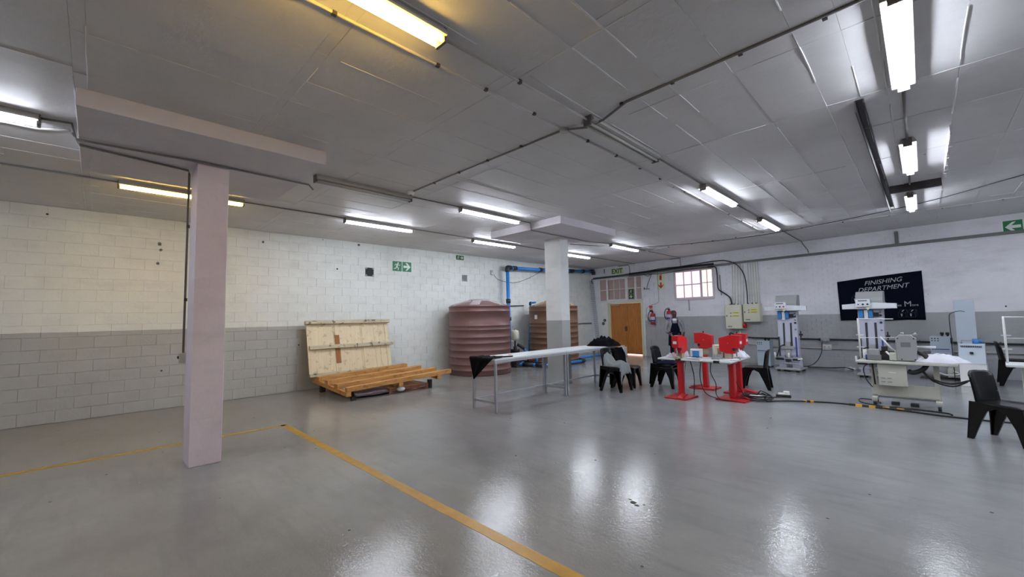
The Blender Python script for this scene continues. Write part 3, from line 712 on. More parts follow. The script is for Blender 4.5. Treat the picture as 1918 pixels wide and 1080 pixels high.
m = MB(); runner(m, -.156, 0, .27, -.008, -.005); m.build('running_man', M_SIGNW, sg)
m = MB(); arrow(m, .156, 0, .27, 0, -.008, -.005); m.build('arrow', M_SIGNW, sg)
sg = on_left('exit_sign', 'small green running man sign close under the ceiling on the left wall', 'sign', 8.19, 3.555, .008)
MB().box(-.15, -.005, -.004, .004, -.07, .07).box(.005, .15, -.004, .004, -.07, .07).build('green_panel', M_DGREEN, sg)
m = MB(); runner(m, -.075, 0, .13, -.007, -.004); m.build('running_man', M_LUM, sg)
m = MB(); arrow(m, .075, 0, .13, 0, -.007, -.004); m.build('arrow', M_LUM, sg)
sg = on_back('exit_sign', 'sign reading EXIT above the fanlight over the wooden door', 'sign', 1.47, .02, 3.44)
MB().box(-.31, .31, -.004, .004, -.12, .13).build('backing_plate', M_LUM, sg)
text('lettering', 'EXIT', .27, M_DGREEN, sg, (0, -.006, 0), ext=.002, bold=.006, sx=.98)
sg = on_back('exit_sign', 'green sign with white arrow pointing left at the right photo edge', 'sign', 12.21, .012, 3.375)
MB().box(-.32, .32, -.002, .004, -.15, .15).build('backing_plate', M_SIGNW, sg)
MB().box(-.3, -.02, -.005, -.002, -.14, .14).build('green_panel', M_GREEN, sg); MB().box(.02, .3, -.005, -.002, -.14, .14).build('green_panel', M_GREEN, sg)
m = MB(); arrow(m, -.16, 0, .27, 180, -.008, -.005); m.build('arrow', M_SIGNW, sg)
m = MB(); runner(m, .16, 0, .27, -.008, -.005); m.build('running_man', M_SIGNW, sg)
sg = on_back('exit_sign', 'small dark green running man and down arrow sign on the fanlight pane', 'sign', 2.13, .045, 2.45)
MB().box(-.1, .1, -.004, .004, .01, .19).box(-.1, .1, -.004, .004, -.19, -.01).build('green_panel', M_DGREEN, sg)
m = MB(); runner(m, 0, .1, .17, -.007, -.004); m.build('running_man', M_LUM, sg)
m = MB(); arrow(m, 0, -.1, .17, -90, -.007, -.004); m.build('arrow', M_LUM, sg)
sg = on_back('fire_sign', 'red extinguisher and down arrow sign left of the window', 'sign', 3.45, .01, 2.86)
MB().box(-.155, .155, -.003, .003, .01, .31).box(-.155, .155, -.003, .003, -.31, -.01).build('backing_plate', M_LUM, sg)
MB().prism([(-.045, .05), (.045, .05), (.045, .2), (.02, .225), (-.02, .225), (-.045, .2)], -.006, -.003, 'xz').box(-.015, .06, -.006, -.003, .235, .26).build('extinguisher_symbol', M_SRED, sg)
m = MB(); arrow(m, 0, -.16, .27, -90, -.006, -.003); m.build('arrow', M_SRED, sg)
sg = on_back('fire_notice', 'small red and white notice above the left extinguisher', 'sign', 2.98, .008, 1.84)
MB().box(-.08, .08, -.003, .003, -.12, .12).build('backing_plate', M_SIGNW, sg)
MB().box(-.07, .07, -.005, -.003, .02, .1).box(-.07, .07, -.005, -.003, -.04, .0).build('red_panel', M_SRED, sg); MB().box(-.07, .07, -.005, -.003, -.11, -.06).build('dark_panel', M_DARK, sg)
# square sooty mounting plates and fixing scars on the left wall
def plate(label, y, z, s, m):
    t = on_left('wall_plate', label, 'plate', y, z, .006)
    MB().box(-s, s, -.008, .004, -s, s).build('plate', m, t)
    for a in (-1, 1):
        for b in (-1, 1): MB().lathe([(.028, 0), (.028, .006), (.012, .014)], n=10).build('bolt', M_STEEL, t).matrix_local = Matrix.Translation((a * s * .85, -.008, b * s * .85)) @ Matrix.Rotation(PI / 2, 4, 'X')
plate('black square bolted plate left of the large exit sign', 5.13, 2.9, .115, M_PLATE)
plate('grey square bolted plate under the small exit sign', 8.37, 2.905, .1, M_GLAB)
for i, (y, z, s, lb) in enumerate(((.825, 3.17, .04, 'topmost of three dark plugged holes left of the near column'), (.845, 3.06, .03, 'middle of three dark plugged holes left of the near column'), (.81, 2.79, .035, 'lowest of three dark plugged holes left of the near column'),
                            (4.83, 3.6, .04, 'dark scar under the ceiling between near column and black plate'), (4.27, 2.92, .025, 'small dark scar left of the black bolted plate'), (2.6, 3.42, .03, 'dark scar just right of the near column top'))):
    t = on_left('wall_scar', lb, 'wall scar', y, z, .003)
    MB().prism([(s * math.cos(a * PI / 4) * random.uniform(.7, 1.1), s * math.sin(a * PI / 4) * random.uniform(.7, 1.1)) for a in range(8)], -.006, .002, 'xz').build('scar', M_GLAB if i != 4 else M_CLIP, t)
    MB().cyl((0, -.006, 0), (0, -.014, 0), s * .35, 8).build('plug', M_DARK, t)
# outlet with hanging wire high on the left wall
t = on_left('wall_lamp_outlet', 'small outlet with looping wire beside the blue pipe top', 'outlet', 9.55, 3.12, 0)
MB().lathe([(.05, 0), (.05, .03), (.03, .05), (.03, .1), (.0, .12)], n=12).build('holder', M_WHITEP, t).rotation_euler = (R(115), 0, 0)
MB().box(-.05, .05, -.04, 0, -.04, .12).build('housing', M_FIXT, t, .006)
MB().tube(smooth_path([(.05, -.05, -.02), (.3, -.07, -.2), (1.0, -.2, -.27), (1.9, -.35, .05), (2.6, -.5, .5)]), .008, 6).build('wire', M_BLACK, t)

# ---- extinguishers
def extinguisher(label, u, z):
    t = on_back('fire_extinguisher', label, 'fire extinguisher', u, .11, z)
    MB().lathe([(.0, 0), (.07, 0), (.085, .02), (.085, .36), (.07, .41), (.03, .44), (.025, .46)], n=18).build('cylinder', M_EXT, t)
    MB().lathe([(.087, .1), (.087, .3)], n=18).build('label_band', M_LABEL, t)
    MB().lathe([(.0885, .12), (.0885, .18)], n=18).build('label_band', M_LBLUE, t)
    MB().box(-.02, .02, -.03, .03, .46, .5).box(-.015, .015, -.11, .03, .5, .515).box(-.012, .012, -.1, .02, .535, .55).build('valve', M_DARK, t, .003)
    MB().tube(smooth_path([(-.02, 0, .48), (-.1, -.02, .5), (-.17, -.03, .36), (-.16, -.03, .2), (-.1, -.03, .12)]), .014, 8).build('hose', M_DARK, t)
    MB().box(-.05, .05, .08, .11, .2, .42).build('bracket', M_DSTEEL, t)
extinguisher('red extinguisher beside the door with labels fully visible', 3.1, 1.22)
extinguisher('red extinguisher partly hidden behind the standing person', 3.79, 1.3)
t = on_back('light_switch', 'small white switch box beside the door frame', 'switch', 2.765, 0, 1.44)
MB().box(-.05, .05, -.04, 0, -.07, .07).build('housing', M_CBOX, t, .006); MB().box(-.012, .012, -.048, -.04, -.02, .02).build('rocker', M_WHITEP, t)
t = on_back('wall_socket', 'white power socket under round grey gauge right of the left press', 'socket', 8.51, .0, .51)
MB().box(-.11, .11, -.05, 0, 0, .15).build('housing', M_WHITEP, t, .006)
for a in (-.05, .05): MB().cyl((a, -.05, .075), (a, -.054, .075), .03, 12).build('outlet', M_FIXT, t)
t = on_back('air_regulator', 'round grey air regulator on the wall pipe above the socket', 'regulator', 8.5, .06, .8)
MB().cyl((-.09, -.05, 0), (.1, -.05, 0), .06, 14).build('body', M_FIXT, t); MB().cyl((.02, -.05, 0), (.02, -.14, 0), .05, 14).build('gauge', M_STEEL, t); MB().cyl((-.15, -.05, .0), (-.09, -.05, 0), .035, 10).build('fitting', M_DARK, t)
wcable('thin hose hanging from the regulator to the floor by the left press', [(8.42, .1, .72), (8.4, .12, .45), (8.3, .2, .2), (8.15, .3, .06), (7.95, .4, .03)], .01)
wcable('loose cable on the floor against the back wall', [(8.1, .3, .02), (8.3, .22, .02), (8.6, .25, .03), (8.9, .15, .05), (9.1, .2, .02)], .014)
t = on_back('plug_adaptor', 'white plug adaptor lying at the foot of the back wall', 'plug', 9.02, .12, 0)
MB().box(-.12, .12, -.04, .04, .0, .06).box(-.02, .02, -.05, .05, .06, .08).build('housing', M_WHITEP, t, .01)

# ---- wire cable rack leaning in the corner
p0 = bw(.55, .22, 0); p1 = bw(.13, .06, 3.15)
t = thing('cable_rack', 'tall galvanised wire cable rack leaning in the corner by the door', 'cable rack', p0)
ax = (p1 - p0); n = 36; ux = UD * .085; uy = ND * .05
rk = MB()
for sx in (-1, -.33, .33, 1): rk.tube([ux * sx, ux * sx + ax], .008, 5)
rk.build('rail', M_STEEL, t)
rg = MB()
for k in range(n): b = ax * (k + .5) / n; rg.tube([b - ux + uy, b - ux, b + ux, b + ux + uy], .007, 5)
rg.build('rungs', M_STEEL, t)['kind'] = 'stuff'
for k, z in enumerate((1.36, 1.5)):
    t = on_back('pipe_hole', ('lower', 'upper')[k] + ' round dark pipe hole left of the door', 'hole', (.68, .76)[k], .04, z - .1)
    MB().cyl((0, .05, 0), (0, -.03, 0), .06, 14).build('collar', M_DARK, t); MB().cyl((0, -.02, 0), (0, -.035, 0), .035, 12).build('cap', M_GLAB, t)

# ---- banner
t = on_back('banner', 'navy cloth banner reading FINISHING DEPARTMENT pinned to the back wall', 'banner', 8.85, .015, 0)
def ban(u, v):
    top = 2.40 + (.075 * u / .42 if u < .42 else .075 + .075 * (u - .42) / .58) - .02 * math.sin(u * PI) * 0
    x = u * 1.70 + (1 - v) * (.02 - .02 * u); bot = 1.325 + .02 * math.sin(u * 9) * .5
    return (x, -.006 - .006 * math.sin(u * 14 + v * 3) - .004 * math.sin(v * 9), bot + (top - bot) * v)
MB().sheet(ban, 30, 16, -.004).build('cloth', M_BANNER, t)
text('lettering', 'FINISHING', .16, M_BTXT, t, (.95, -.024, 2.335), rot=(PI / 2, R(-5), 0), shear=.35, ext=.002, bold=.0, sx=1.0)
text('lettering', 'DEPARTMENT', .16, M_BTXT, t, (.935, -.024, 2.165), rot=(PI / 2, R(-4.5), 0), shear=.35, ext=.002, bold=.0, sx=1.0)
text('lettering', 'A', .17, M_BTXT, t, (.98, -.024, 1.73), ext=.002)
text('lettering', 'chieves', .085, M_BTXT, t, (1.16, -.024, 1.705), ext=.002)
text('lettering', 'M', .19, M_BTXT, t, (1.40, -.024, 1.73), ext=.002)
text('lettering', 'ore', .085, M_BTXT, t, (1.535, -.024, 1.705), ext=.002)
for bx, bz in ((1.21, 1.4), (1.38, 1.4), (.42, 1.83), (.3, 1.83)):
    b = MB()
    def seg(a, c, r=.003): b.tube([(bx + a[0], -.024, bz + a[1]), (bx + c[0], -.024, bz + c[1])], r, 4)
    for a, c in (((0, 0), (.14, 0)), ((.14, 0), (.14, .11)), ((.14, .11), (0, .11)), ((0, .11), (0, 0)), ((0, .11), (.04, .19)), ((.04, .19), (.17, .19)), ((.17, .19), (.14, .11)), ((.17, .19), (.17, .05)), ((.17, .05), (.14, 0))): seg(a, c)
    b.build('box_drawing', M_BTXT2, t)
    MB().cb((bx + .06, -.024, bz + .075), (.03, .003, .03)).cb((bx + .06, -.024, bz + .04), (.022, .003, .03)).prism([(bx + .06, bz + .15), (bx + .1, bz + .19), (bx + .115, bz + .18), (bx + .08, bz + .14)], -.0255, -.0225, 'xz').build('box_symbol', M_BTXT, t)

# ================================================================== LEFT SIDE: CRATE AND PALLET
pal = thing('wooden_pallet', 'orange pine pallet lying tilted on the floor by the left wall', 'pallet', (-8.2, 3.56, .1))
def pz(x, y): return .02 + .115 * (-x / 1.85) + .105 * (y / 2.4)       # tilted top of the bearers
def beam(a, b, wdt, hgt, name, m, zo=0):
    a = Vector(a); b = Vector(b); d = (b - a).normalized(); s = Vector((-d.y, d.x, 0)).normalized() * wdt / 2; q = MB()
    vs = []
    for p in (a, b):
        z = pz(p.x, p.y) + zo
        for k, hh in ((-1, 0), (1, 0), (1, hgt), (-1, hgt)): vs.append((p.x + s.x * k, p.y + s.y * k, z + hh))
    q.add(vs, [(0, 1, 2, 3), (7, 6, 5, 4), (0, 4, 5, 1), (1, 5, 6, 2), (2, 6, 7, 3), (3, 7, 4, 0)])
    return q.build(name, m, pal, .003)
for y in (.04, 1.2, 2.2): beam((.0, y, 0), (-1.85, y, 0), .1, .085, 'bearer', M_PINE, -.02)
for x, y0, y1 in ((-.05, .0, 2.55), (-.5, -.02, 2.42), (-1.0, -.02, 2.3), (-1.5, -.02, 2.2)): beam((x, y0, 0), (x, y1, 0), .11 if x > -.2 else .17, .09, 'plank', M_PINE, .066)
for x in (-.28, -.75, -1.25): beam((x, .05, 0), (x, 2.1, 0), .12, .02, 'slat', M_CRATEB, .066)
un = thing('wrapped_bundle', 'dark plastic wrapped cardboard bundle under the pine pallet', 'bundle', (-8.2, 3.56, 0))
def wrap(u, v):
    x = -.12 - v * 1.5; y = .25 + u * 1.65
    return (x - .03 * math.sin(u * 17), y, .03 + (.105 - .02 * abs(math.sin(u * 9))) * (1 - v * .1) * (1 if 0 < v < 1 else .3))
MB().sheet(wrap, 24, 10, .02).build('plastic_wrap', M_PLASTIC, un)
MB().box(-1.6, -.15, 1.0, 2.0, .005, .12).build('cardboard', M_CARD, un, .005)
MB().ball((-.1, 1.25, .08), (.06, .1, .05), 10, 6).build('wrap_knot', M_CLOTHW, un)
MB().box(-.2, -.12, 2.0, 2.08, 0, .19).build('foot', M_DARK, un)
MB().box(-.12, -.04, .12, .2, 0, .08).build('foot', M_DARK, un)
MB().box(-1.7, -1.6, 2.0, 2.1, 0, .2).build('foot', M_DARK, un); MB().box(-1.7, -1.6, .1, .2, 0, .18).build('foot', M_DARK, un)
cr = thing('crate_panel', 'cream painted crate side with battens leaning on the left wall', 'crate panel', (-9.97, 3.46, .36))
tilt = math.atan2(-.30, 1.2)
def cmx(m): m.matrix_local = Matrix.Rotation(-.24, 4, 'Y'); return m
LY, LZ = 2.05, 1.22
yy = 0; wds = [.62, .055, .62, .09, .27, .14, .255]
k = 0
for wd in wds:
    cmx(MB().box(-.015, 0, yy + .002, yy + wd - .002, 0, LZ).build('board', M_CRATE, cr, .002)); yy += wd
cmx(MB().box(0, .018, .64, .75, .25, .93).build('bare_board', M_BARE, cr))
for a, b in ((0, .09), (.655, .74), (1.33, 1.42), (1.96, 2.05)):
    if a != .655: cmx(MB().box(0, .02, a, b, 0, LZ).build('upright_batten', M_CRATE, cr, .003))
    else: cmx(MB().box(0, .015, a, b, .93, LZ).build('upright_batten', M_CRATE, cr, .003))
cmx(MB().box(.0, .1, -.03, 2.1, LZ - .02, LZ + .06).build('top_batten', M_CRATEB, cr, .004))
cmx(MB().box(.02, .09, .03, 2.14, .6, .69).build('middle_batten', M_CRATEB, cr, .004))
cmx(MB().box(.0, .06, .0, 2.12, -.03, .05).build('bottom_batten', M_CRATEB, cr, .004))

# ================================================================== WATER TANKS
def tank(label, cx, cy, r, ms, ml, lab=False):
    t = thing('water_tank', label, 'water tank', (cx, cy, 0), R(10))
    prof = [(r * .97, 0), (r * .99, .03)]
    ribs = (.15, .31, .51, .70, .90, 1.07, 1.28, 1.39, 1.80)
    for z in ribs: prof += [(r * .99, z - .014), (r * 1.007, z - .006), (r * 1.007, z + .006), (r * .99, z + .014)]
    prof += [(r * .985, 1.92), (r * 1.0, 1.93), (r * 1.0, 1.955), (r * .96, 1.975)]
    MB().lathe(prof, n=64).build('shell', ms, t)
    MB().lathe([(r * .965, 1.96), (r * .9, 1.985), (r * .6, 2.06), (r * .3, 2.1), (.01, 2.11)], n=64).build('roof', ms, t)
    for k in range(6):
        a0 = k * PI / 3
        w_ = MB(); vs = []
        for rr, hw, z in ((r * .94, .16, 2.0), (r * .45, .3, 2.125), (r * .28, .5, 2.135)):
            for s_ in (-1, 1):
                aa = a0 + s_ * hw
                vs.append((rr * math.cos(aa), rr * math.sin(aa), z)); vs.append((rr * math.cos(aa), rr * math.sin(aa), z - .09))
        fs = [(0, 2, 6, 4), (4, 6, 10, 8), (0, 4, 5, 1), (4, 8, 9, 5), (2, 3, 7, 6), (6, 7, 11, 10), (0, 1, 3, 2), (8, 10, 11, 9)]
        w_.add(vs, fs).build('roof_rib', ml, t, .012)
    MB().lathe([(r * .36, 2.09), (r * .36, 2.145), (r * .3, 2.165), (.01, 2.17)], n=32).build('lid', ml, t, )
    if lab:
        a = R(-104)
        p = (r * 1.0 * math.cos(a), r * 1.0 * math.sin(a), 1.6)
        MB().box(-.06, .06, -.004, .003, -.07, .07).build('label', M_WHITEP, t).matrix_local = Matrix.Translation(p) @ Matrix.Rotation(a + PI / 2, 4, 'Z')
    return t
tank('large mauve brown ribbed plastic water tank nearer the camera', -9.45, 8.11, .915, M_TANK, M_TLID)
tank('browner ribbed water tank farther off, half hidden by the far column', -9.3, 11.41, .86, M_TANK2, M_TLID2, True)

# ---- blue pipework
def pipe_thing(label, segs, fits, r=.05):
    o = Vector(segs[0][0]); t = thing('water_pipe', label, 'pipe', o)
    for s_ in segs: MB().tube([Vector(p) - o for p in s_], r, 14).build('pipe_length', M_BLUE, t)
    for f_ in fits:
        P = [Vector(p) - o for p in f_]; MB().tube(smooth_path(P, 4) if len(P) > 2 else P, r * 1.3, 14).build('fitting', M_BFIT, t)
    return t
pipe_thing('blue overhead pipe rising beside the nearer tank and along the wall to the corner',
           [[(-10.2, 10.1, .35), (-10.2, 10.07, 3.26)], [(-10.2, 10.2, 3.34), (-10.2, 12.6, 3.4), (-10.2, 15.3, 3.55)]],
           [[(-10.2, 10.07, 3.2), (-10.2, 10.07, 3.34), (-10.2, 10.25, 3.345)], [(-10.2, 10.08, 2.1), (-10.2, 10.08, 2.25)], [(-10.2, 10.1, 1.5), (-10.2, 10.1, 1.62)], [(-10.2, 10.35, 3.345), (-10.2, 10.5, 3.35)], [(-10.2, 11.75, 3.38), (-10.2, 11.9, 3.385)],
            [(-10.2, 13.6, 3.45), (-10.2, 13.9, 3.47)], [(-10.2, 14.5, 3.5), (-10.2, 14.65, 3.51)], [(-10.2, 15.15, 3.54), (-10.2, 15.36, 3.55), (-10.2, 15.38, 3.4)]], .062)
pipe_thing('thin upright blue pipe against the front of the farther tank', [[(-10.14, 11.0, .12), (-10.14, 11.14, 2.08)], [(-10.1, 11.14, 2.12), (-9.82, 11.06, 2.12)]], [[(-10.14, 11.14, 2.04), (-10.14, 11.14, 2.12), (-10.08, 11.12, 2.12)]], .035)
pipe_thing('blue and black pipe lying on the floor between the tanks and past the column', [[(-9.5, 9.75, .08), (-9.32, 9.85, .08)], [(-9.0, 9.95, .08), (-8.86, 9.98, .08)], [(-8.62, 10.0, .08), (-8.48, 10.02, .08), (-8.36, 11.75, .08)], [(-9.1, 12.4, .08), (-9.0, 14.2, .08)]],
           [[(-9.34, 9.84, .08), (-9.0, 9.95, .08)], [(-8.88, 9.97, .08), (-8.62, 10.0, .08)], [(-8.37, 11.7, .08), (-8.36, 11.85, .08), (-8.55, 12.0, .08), (-9.0, 12.3, .08), (-9.1, 12.45, .08)]], .05)
pm_ = thing('water_pump', 'small pump set with cream pressure vessel between the two tanks', 'pump', (-9.62, 9.78, 0))
MB().lathe([(.02, .84), (.11, .87), (.135, .9), (.135, 1.13), (.11, 1.17), (.02, 1.2)], n=20).build('pressure_vessel', M_CBOX, pm_)
MB().cyl((0, 0, .6), (0, 0, .85), .022).cyl((0, 0, 1.19), (0, 0, 1.22), .02).build('stem', M_DARK, pm_)
MB().cyl((-.12, -.05, .5), (.12, .05, .5), .07, 14).cyl((0, 0, .42), (0, 0, .66), .06, 12).cyl((-.2, -.1, .38), (0, 0, .38), .09, 14).box(-.14, .12, -.1, .1, .22, .3).build('pump_body', M_DARK, pm_)
MB().box(-.14, -.04, -.05, .05, .55, .8).build('controller', M_WHITEP, pm_, .008)
MB().tube([(.05, .05, .72), (.14, .15, .64), (.2, .22, .56)], .05, 12).build('elbow', M_BFIT, pm_)
MB().tube([(.2, .22, .57), (.3, .33, .3)], .045, 12).build('outlet_pipe', M_BLUE, pm_)
MB().box(-.3, .3, -.25, .3, .0, .05).box(-.2, .2, -.15, .2, .05, .22).build('plinth', M_DSTEEL, pm_)
vl = thing('pipe_manifold', 'cluster of red handled valves and blue black fittings on the floor', 'valves', (-9.25, 10.1, 0))
MB().tube([(-.3, -.05, .14), (.4, .2, .14)], .04, 10).tube([(-.1, .0, .14), (-.1, .0, .3), (.15, .1, .3)], .035, 10).tube([(.15, .25, .1), (.55, .3, .1)], .055, 12).build('fitting', M_BFIT, vl)
MB().tube([(.2, .1, .14), (.2, .12, .3)], .035, 10).tube([(-.22, -.2, .09), (-.12, -.2, .09)], .07, 12).build('blue_coupling', M_BLUE, vl)
for q, (x, y, z) in enumerate(((-.02, .02, .2), (.05, .0, .34), (.3, .15, .3))):
    MB().box(x - .07, x + .07, y - .015, y + .015, z, z + .03).cyl((x, y, z - .05), (x, y, z), .02).build('valve_handle', M_SRED, vl, .004)
conduit('wall_pipe', 'thin black pipe on the left wall between the two tanks', [(XL + .03, 10.0, 2.0), (XL + .03, 11.1, 2.03)], r=.018, m=M_BLACK)
conduit('wall_pipe', 'thin black pipe on the left wall from the farther tank to the corner', [(XL + .03, 12.2, 1.27), (XL + .03, 15.45, 1.28)], r=.018, m=M_BLACK)
jc = thing('jerrycan', 'white plastic jerrycan on the floor in front of the wooden door', 'container', bw(2.12, .75, 0), WA)
MB().box(-.14, .14, -.12, .12, 0, .38).build('body', M_WHITEP, jc, .03); MB().cyl((-.06, 0, .38), (-.06, 0, .43), .035).build('cap', M_WHITEP, jc)
MB().tube([(0, 0, .37), (.02, 0, .42), (.09, 0, .42), (.11, 0, .37)], .012, 8).build('handle', M_WHITEP, jc)

# ================================================================== LONG STEEL TABLES
def work_table(label, y0, y1, legs_near=True):
    t = thing('work_table', label, 'table', (-5.52, y0, 0), 0, 'white topped steel tables end to end')
    Lx = .31; LY = y1 - y0; zt = .9
    MB().box(-Lx, Lx, 0, LY - .004, zt - .025, zt).build('table_top', M_TOP, t, .003)
    MB().box(-Lx - .004, Lx + .004, -.004, LY, zt - .07, zt - .026).build('apron_frame', M_EDGE, t, .003)
    for x in (-Lx + .02, Lx - .02):
        for y in (.03, LY - .03): MB().box(x - .02, x + .02, y - .02, y + .02, 0, zt - .07).build('leg', M_STEEL, t, .003)
    for y in (.03, LY - .03): MB().box(-Lx + .04, Lx - .04, y - .015, y + .015, .14, .18).build('stretcher', M_STEEL, t)
    for x in (-Lx + .02,): MB().box(x - .013, x + .013, .05, LY - .05, .145, .175).build('stretcher', M_STEEL, t)
    return t
work_table('nearer long white topped steel table with black cloth on its end', 4.8, 6.78)
work_table('farther long white topped steel table with a dark coat on its end', 6.79, 8.7)
def heap(name, label, cat, m, c, rx, ry, hh, seed=0, rz=0, nu=28, nv=28, base=0, group=None, lump=1.0):
    r_ = random.Random(seed); ph = [r_.uniform(0, 6) for _ in range(8)]
    t = thing(name, label, cat, c, rz, group)
    def fn(u, v):
        a = u * 2 * PI; q = v
        er = 1 + .14 * math.sin(3 * a + ph[0]) + .1 * math.sin(5 * a + ph[1]) + .05 * math.sin(9 * a + ph[5])
        x = rx * q * er * math.cos(a); y = ry * q * er * math.sin(a)
        z = hh * (1 - q ** 2.2) + hh * .22 * lump * math.sin(9 * x / rx + ph[2]) * math.cos(7 * y / ry + ph[3]) * (1 - q) + hh * .12 * lump * math.sin(17 * (x + y) / rx + ph[4]) * (1 - q * q)
        return (x, y, max(z, 0) + .004 + base)
    MB().sheet(fn, nu, nv // 2, -.004).build('cloth', m, t)
    return t
# black cloth over the near table end: a flat part on top and a hanging corner
t = thing('black_cloth', 'black cloth hanging in a point over the near end of the long table', 'cloth', (-5.52, 4.8, .9))
def drape(u, v):
    # v 0..1 lies on the top, then falls over the end as a triangle
    x = -.36 + u * .62
    if v < .5: y = .34 * (1 - v * 2) * (1 - .35 * abs(u - .5)) - .012; z = .008 + .012 * abs(math.sin(x * 22 + y * 9)); return (x, y, z)
    q = (v - .5) * 2; ax_, ay_, az_ = -.2, -.05, -.37
    bx, bz = x, .004
    return (bx + (ax_ - bx) * q * .97, -.014 + (ay_ + .014) * q - .025 * math.sin(u * 15) * q * (1 - q), bz + (az_ - bz) * q)
MB().sheet(drape, 24, 22, -.005).build('cloth', M_CLOTHB, t)
t = thing('small_scrap', 'small orange scrap on the long white table', 'scrap', (-5.6, 5.5, .9)); MB().prism([(0, 0), (.05, .01), (.045, .05), (.0, .03)], 0, .008, 'xy').build('scrap', M_HAZ, t)
t = thing('black_strap', 'thin black strap lying beside the black cloth on the table', 'strap', (-5.4, 5.05, .9))
MB().tube(smooth_path([(-.1, 0, .012), (0, .05, .014), (.08, .1, .012), (.12, .25, .012)]), .012, 6).build('strap', M_CLOTHB, t)
heap('coat', 'dark padded coat heaped on the far end of the long table', 'coat', M_CLOTHB, (-5.4, 8.5, .9), .34, .36, .19, 4, lump=1.0)

# ================================================================== CHAIRS
def chair_leg(side, front):
    m = MB()
    x0, x1 = (side * .235, side * .205)
    if front: poly = [(-.22, .44), (-.245, .0), (-.195, .0), (-.15, .2), (-.08, .36), (.0, .405), (.0, .44)]
    else: poly = [(.0, .44), (.0, .405), (.08, .36), (.15, .2), (.225, .0), (.285, .0), (.25, .3), (.235, .46), (.2, .46)]
    m.prism(poly, min(x0, x1), max(x0, x1), 'yz')
    # flange across the leg, tapering to the foot
    yf, yt = (-.243, -.22) if front else (.275, .235)
    w0, w1 = (.05, .14) if front else (.05, .13)
    s = -side
    vs = []
    th = .012 if front else -.012
    for (z, y, wd) in ((0, yf, w0), (.2, yf + (yt - yf) * .4, w0 + .02), (.42, yt, w1)):
        for dy in (0, th):
            vs.append((side * .235, y + dy, z)); vs.append((side * .235 + s * wd, y + dy, z))
    fs = []
    for a in (0, 4):
        fs += [(a, a + 1, a + 5, a + 4), (a + 2, a + 6, a + 7, a + 3), (a, a + 4, a + 6, a + 2), (a + 1, a + 3, a + 7, a + 5)]
    fs += [(0, 2, 3, 1), (8, 9, 11, 10)]
    m.add(vs, fs)
    return m
def make_chair():
    t = thing('plastic_chair', 'x', 'chair')
    def seat(u, v):
        x = (u - .5) * .45; y = -.225 + v * .43
        return (x, y, .445 + .012 * (abs(u - .5) * 2) ** 3 - .014 * math.cos((u - .5) * PI) * math.sin(v * PI) - (.025 * (1 - v * 6) ** 2 if v < .166 else 0))
    MB().sheet(seat, 14, 14, .03).build('seat', M_CHAIR, t)
    def back(u, v):
        a = (u - .5) * 2; z = .42 + v * .40
        wd = .225 - .012 * v
        y = .232 + .03 * v + .02 * v * v - .055 * a * a * (1 - .2 * v)
        rnd = 1 - .0 * v
        if v > .85: wd *= 1 - .06 * ((v - .85) / .15) ** 2
        return (a * wd * rnd, y, z - (.035 * a ** 4 if v > .9 else 0))
    MB().sheet(back, 14, 14, -.02).build('backrest', M_CHAIR, t)
    for s in (-1, 1):
        chair_leg(s, True).build('leg', M_CHAIR, t, .004); chair_leg(s, False).build('leg', M_CHAIR, t, .004)
    return t
ch = make_chair(); used = [False]
GC = 'black plastic chairs'
def place_chair(x, y, rz, label, z=0, sc=1):
    if not used[0]: used[0] = True; c = ch; c.location = (x, y, z); c.rotation_euler = (0, 0, R(rz)); c['label'] = label
    else: c = dup(ch, (x, y, z), R(rz), label)
    c['group'] = GC; c.scale = (sc, sc, sc); return c
place_chair(.64, 7.72, 60, 'empty glossy black chair alone at the right front, cut by photo edge')
place_chair(-4.76, 7.92, 90, 'lower chair of the stack by the table end, under the grey garment')
place_chair(-4.78, 7.92, 90, 'upper chair of the stack by the table end, holding the grey garment', .07)
place_chair(-4.85, 8.55, 100, 'black chair behind the grey garment stack, holding the draped jacket')
place_chair(-4.14, 8.98, 92, 'lower chair of the stack left of the red presses')
place_chair(-4.16, 8.98, 92, 'upper chair of the stack left of the red presses, navy cloth on seat', .07)
place_chair(-2.62, 9.95, -82, 'black chair right of the red presses facing left')
place_chair(1.3, 13.3, 85, 'black chair by the back wall at the far right, seen side on')
place_chair(1.27, 13.3, 85, 'second black chair stacked onto the side-on chair at the far right', .07)
# grey garment over seat
t = thing('grey_garment', 'light grey garment slung over the stacked chair by the table end', 'garment', (-4.76, 7.92, .53))
def garm(u, v):
    x = -.2 + u * .52; y = -.2 + v * .4
    z = .04 + .05 * math.sin(v * PI) + .02 * math.sin(u * 9 + v * 5) + .012 * math.sin(v * 17)
    if x < -.1: z += (-.1 - x) * 1.6
    if x > .2: z -= (x - .2) * 1.9; x = .2 + (x - .2) * .4
    if v < .15: z -= (.15 - v) * 1.2; y -= .02
    return (x, y, z)
MB().sheet(garm, 26, 20, .03).build('cloth', M_CLOTHG, t)
t = thing('jacket', 'black and grey jacket draped over the chair back at the table end', 'jacket', (-5.06, 8.5, .8))
def jack(u, v):
    a = v * 2 - 1
    y = (u - .5) * .5 + .02 * math.sin(v * 12)
    if a < 0: return (-.07 - .03 * math.sin(u * 9) - .02, y, .05 + a * .42)
    return (.0 + .12 * a + .03 * math.sin(u * 11), y, .05 - a * .45)
MB().sheet(jack, 20, 24, .015).build('cloth', M_CLOTHB, t)
MB().tube(smooth_path([(.06, .1, .02), (.1, .14, -.1), (.12, .12, -.25), (.15, .16, -.32)]), .02, 6).build('lining_strip', M_CLOTHN, t)
heap('navy_cloth', 'folded dark navy cloth on the chair seat left of the red presses', 'cloth', M_CLOTHN, (-4.06, 8.96, .53), .27, .24, .06, 8)

